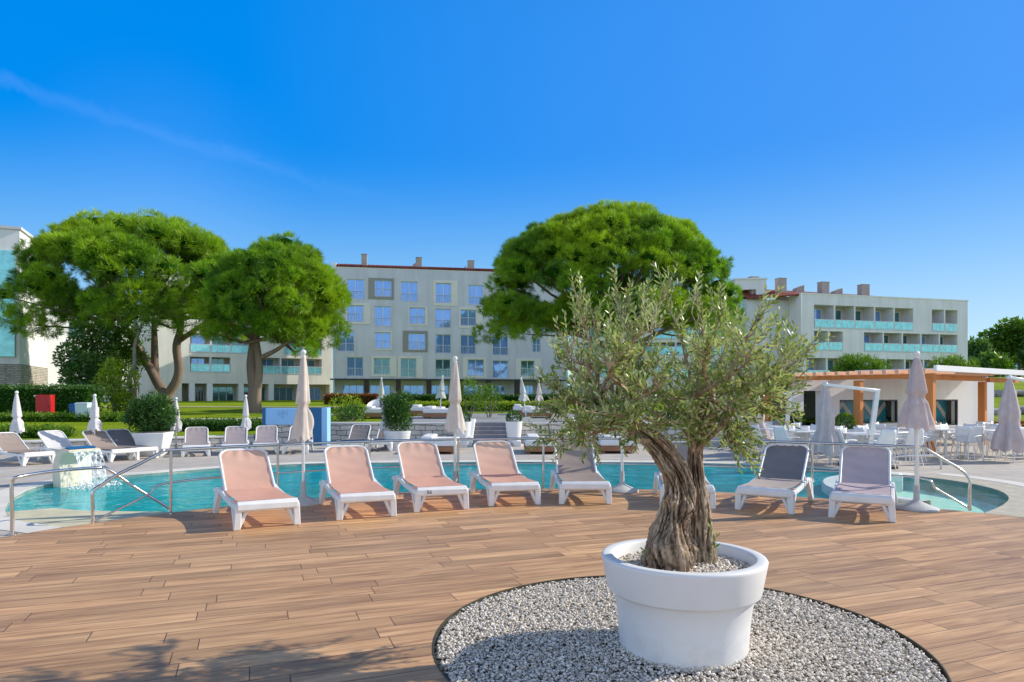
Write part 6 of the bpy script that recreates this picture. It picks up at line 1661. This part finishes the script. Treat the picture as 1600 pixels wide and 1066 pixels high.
# nearer the sun the blue is thinner
sdn = N(nt, 'ShaderNodeVectorMath', operation='DOT_PRODUCT'); sdn.inputs[1].default_value = SD; L(nt, tc.outputs['Generated'], sdn.inputs[0])
sf = N(nt, 'ShaderNodeMapRange', i_1=-.1, i_2=.95, i_3=1.0, i_4=.90); L(nt, sdn.outputs['Value'], sf.inputs[0])
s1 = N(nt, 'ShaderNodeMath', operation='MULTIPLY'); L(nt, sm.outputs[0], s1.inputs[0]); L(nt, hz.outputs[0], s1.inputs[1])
lowf = N(nt, 'ShaderNodeMapRange', i_1=.0, i_2=.34, i_3=.56, i_4=1.0, interpolation_type='SMOOTHSTEP'); L(nt, sx.outputs[2], lowf.inputs[0])
sfl = N(nt, 'ShaderNodeMath', operation='MULTIPLY'); L(nt, sf.outputs[0], sfl.inputs[0]); L(nt, lowf.outputs[0], sfl.inputs[1])
s2 = N(nt, 'ShaderNodeMath', operation='MULTIPLY'); L(nt, s1.outputs[0], s2.inputs[0]); L(nt, sfl.outputs[0], s2.inputs[1])
vp = N(nt, 'ShaderNodeMath', operation='POWER', i_1=.16); L(nt, sp.outputs[2], vp.inputs[0])
vm_ = N(nt, 'ShaderNodeMath', operation='MULTIPLY', i_1=SKY_V); L(nt, vp.outputs[0], vm_.inputs[0])
hlo = N(nt, 'ShaderNodeMapRange', i_1=.0, i_2=.36, i_3=-.034, i_4=0.0, interpolation_type='SMOOTHSTEP'); L(nt, sx.outputs[2], hlo.inputs[0])
had = N(nt, 'ShaderNodeMath', operation='ADD'); L(nt, hm.outputs[0], had.inputs[0]); L(nt, hlo.outputs[0], had.inputs[1])
hs = N(nt, 'ShaderNodeCombineColor', mode='HSV'); L(nt, had.outputs[0], hs.inputs[0]); L(nt, s2.outputs[0], hs.inputs[1]); hv = N(nt, 'ShaderNodeMapRange', i_1=-.25, i_2=.5, i_3=1.38, i_4=1.0, interpolation_type='SMOOTHSTEP'); L(nt, sx.outputs[1], hv.inputs[0])  # back sky brightened out of view as added fill
vv = N(nt, 'ShaderNodeMath', operation='MULTIPLY'); L(nt, vm_.outputs[0], vv.inputs[0]); L(nt, hv.outputs[0], vv.inputs[1]); zf = N(nt, 'ShaderNodeMapRange', i_1=.46, i_2=.85, i_3=1.0, i_4=.32, interpolation_type='SMOOTHSTEP'); L(nt, sx.outputs[2], zf.inputs[0])  # zenith dimmed out of view to cut fill on the deck
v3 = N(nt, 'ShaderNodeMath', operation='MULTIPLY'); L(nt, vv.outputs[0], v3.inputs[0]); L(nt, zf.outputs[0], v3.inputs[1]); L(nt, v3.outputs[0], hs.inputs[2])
# a thin high cirrus streak
def dirv(px, py): return Vector(((px - CX) / K, 1, (HZ - py) / K)).normalized()
d1, d2 = dirv(-60, 112), dirv(500, 282); nrm = d1.cross(d2).normalized(); mid = dirv(180, 190)
dt = N(nt, 'ShaderNodeVectorMath', operation='DOT_PRODUCT'); dt.inputs[1].default_value = nrm; L(nt, tc.outputs['Generated'], dt.inputs[0])
nz = N(nt, 'ShaderNodeTexNoise', i_Scale=13.0, i_Detail=7.0, i_Roughness=.65, i_Distortion=.8); L(nt, tc.outputs['Generated'], nz.inputs['Vector'])
wob = N(nt, 'ShaderNodeMath', operation='MULTIPLY_ADD', i_1=.045, i_2=-.0225); L(nt, nz.outputs['Fac'], wob.inputs[0])
ad = N(nt, 'ShaderNodeMath', operation='ADD'); L(nt, dt.outputs['Value'], ad.inputs[0]); L(nt, wob.outputs[0], ad.inputs[1])
ab = N(nt, 'ShaderNodeMath', operation='ABSOLUTE'); L(nt, ad.outputs[0], ab.inputs[0])
st = N(nt, 'ShaderNodeMapRange', i_1=0.0, i_2=.013, i_3=1.0, i_4=0.0, interpolation_type='SMOOTHSTEP'); L(nt, ab.outputs[0], st.inputs[0])
dm = N(nt, 'ShaderNodeVectorMath', operation='DISTANCE'); dm.inputs[1].default_value = mid; L(nt, tc.outputs['Generated'], dm.inputs[0])
fd = N(nt, 'ShaderNodeMapRange', i_1=.12, i_2=.42, i_3=1.0, i_4=0.0, interpolation_type='SMOOTHSTEP'); L(nt, dm.outputs['Value'], fd.inputs[0])
m1 = N(nt, 'ShaderNodeMath', operation='MULTIPLY'); L(nt, st.outputs[0], m1.inputs[0]); L(nt, fd.outputs[0], m1.inputs[1])
m2 = N(nt, 'ShaderNodeMath', operation='MULTIPLY'); L(nt, m1.outputs[0], m2.inputs[0]); L(nt, nz.outputs['Fac'], m2.inputs[1])
# a second patch of haze low on the left
lo = dirv(260, 320); dl = N(nt, 'ShaderNodeVectorMath', operation='DISTANCE'); dl.inputs[1].default_value = lo; L(nt, tc.outputs['Generated'], dl.inputs[0])
fl = N(nt, 'ShaderNodeMapRange', i_1=0.0, i_2=.20, i_3=.05, i_4=0.0, interpolation_type='SMOOTHSTEP'); L(nt, dl.outputs['Value'], fl.inputs[0])
m3 = N(nt, 'ShaderNodeMath', operation='MULTIPLY_ADD', i_1=.055); L(nt, m2.outputs[0], m3.inputs[0]); L(nt, fl.outputs[0], m3.inputs[2])
cl = mixc(nt, m3.outputs[0], hs.outputs[0], (6.0, 8.0, 12.0))
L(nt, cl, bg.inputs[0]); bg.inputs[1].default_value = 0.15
sun = bpy.data.lights.new('sun', 'SUN'); sun.energy = 5.0; sun.angle = R(.53); sun.color = (1.0, .94, .82)
so = bpy.data.objects.new('sun', sun); COL.objects.link(so)
tos = Vector((SD.x * math.cos(SUN_EL), SD.y * math.cos(SUN_EL), math.sin(SUN_EL)))
so.rotation_euler = tos.to_track_quat('Z', 'Y').to_euler(); so.location = (30, 10, 30)
cam = bpy.data.cameras.new('camera'); co = bpy.data.objects.new('camera', cam); COL.objects.link(co)
cam.lens = 24.0; cam.sensor_width = 36.0; cam.shift_y = (HZ - 533) / 1600; cam.clip_end = 3000; cam.clip_start = .05
co.location = (0, 0, EYE); co.rotation_euler = (R(90), 0, 0); scene.camera = co
scene.view_settings.view_transform = 'Standard'; scene.view_settings.look = 'None'; scene.view_settings.exposure = 0
scene.render.engine = 'CYCLES'
scene.cycles.use_denoising = True
scene.cycles.max_bounces = 8; scene.cycles.transparent_max_bounces = 12
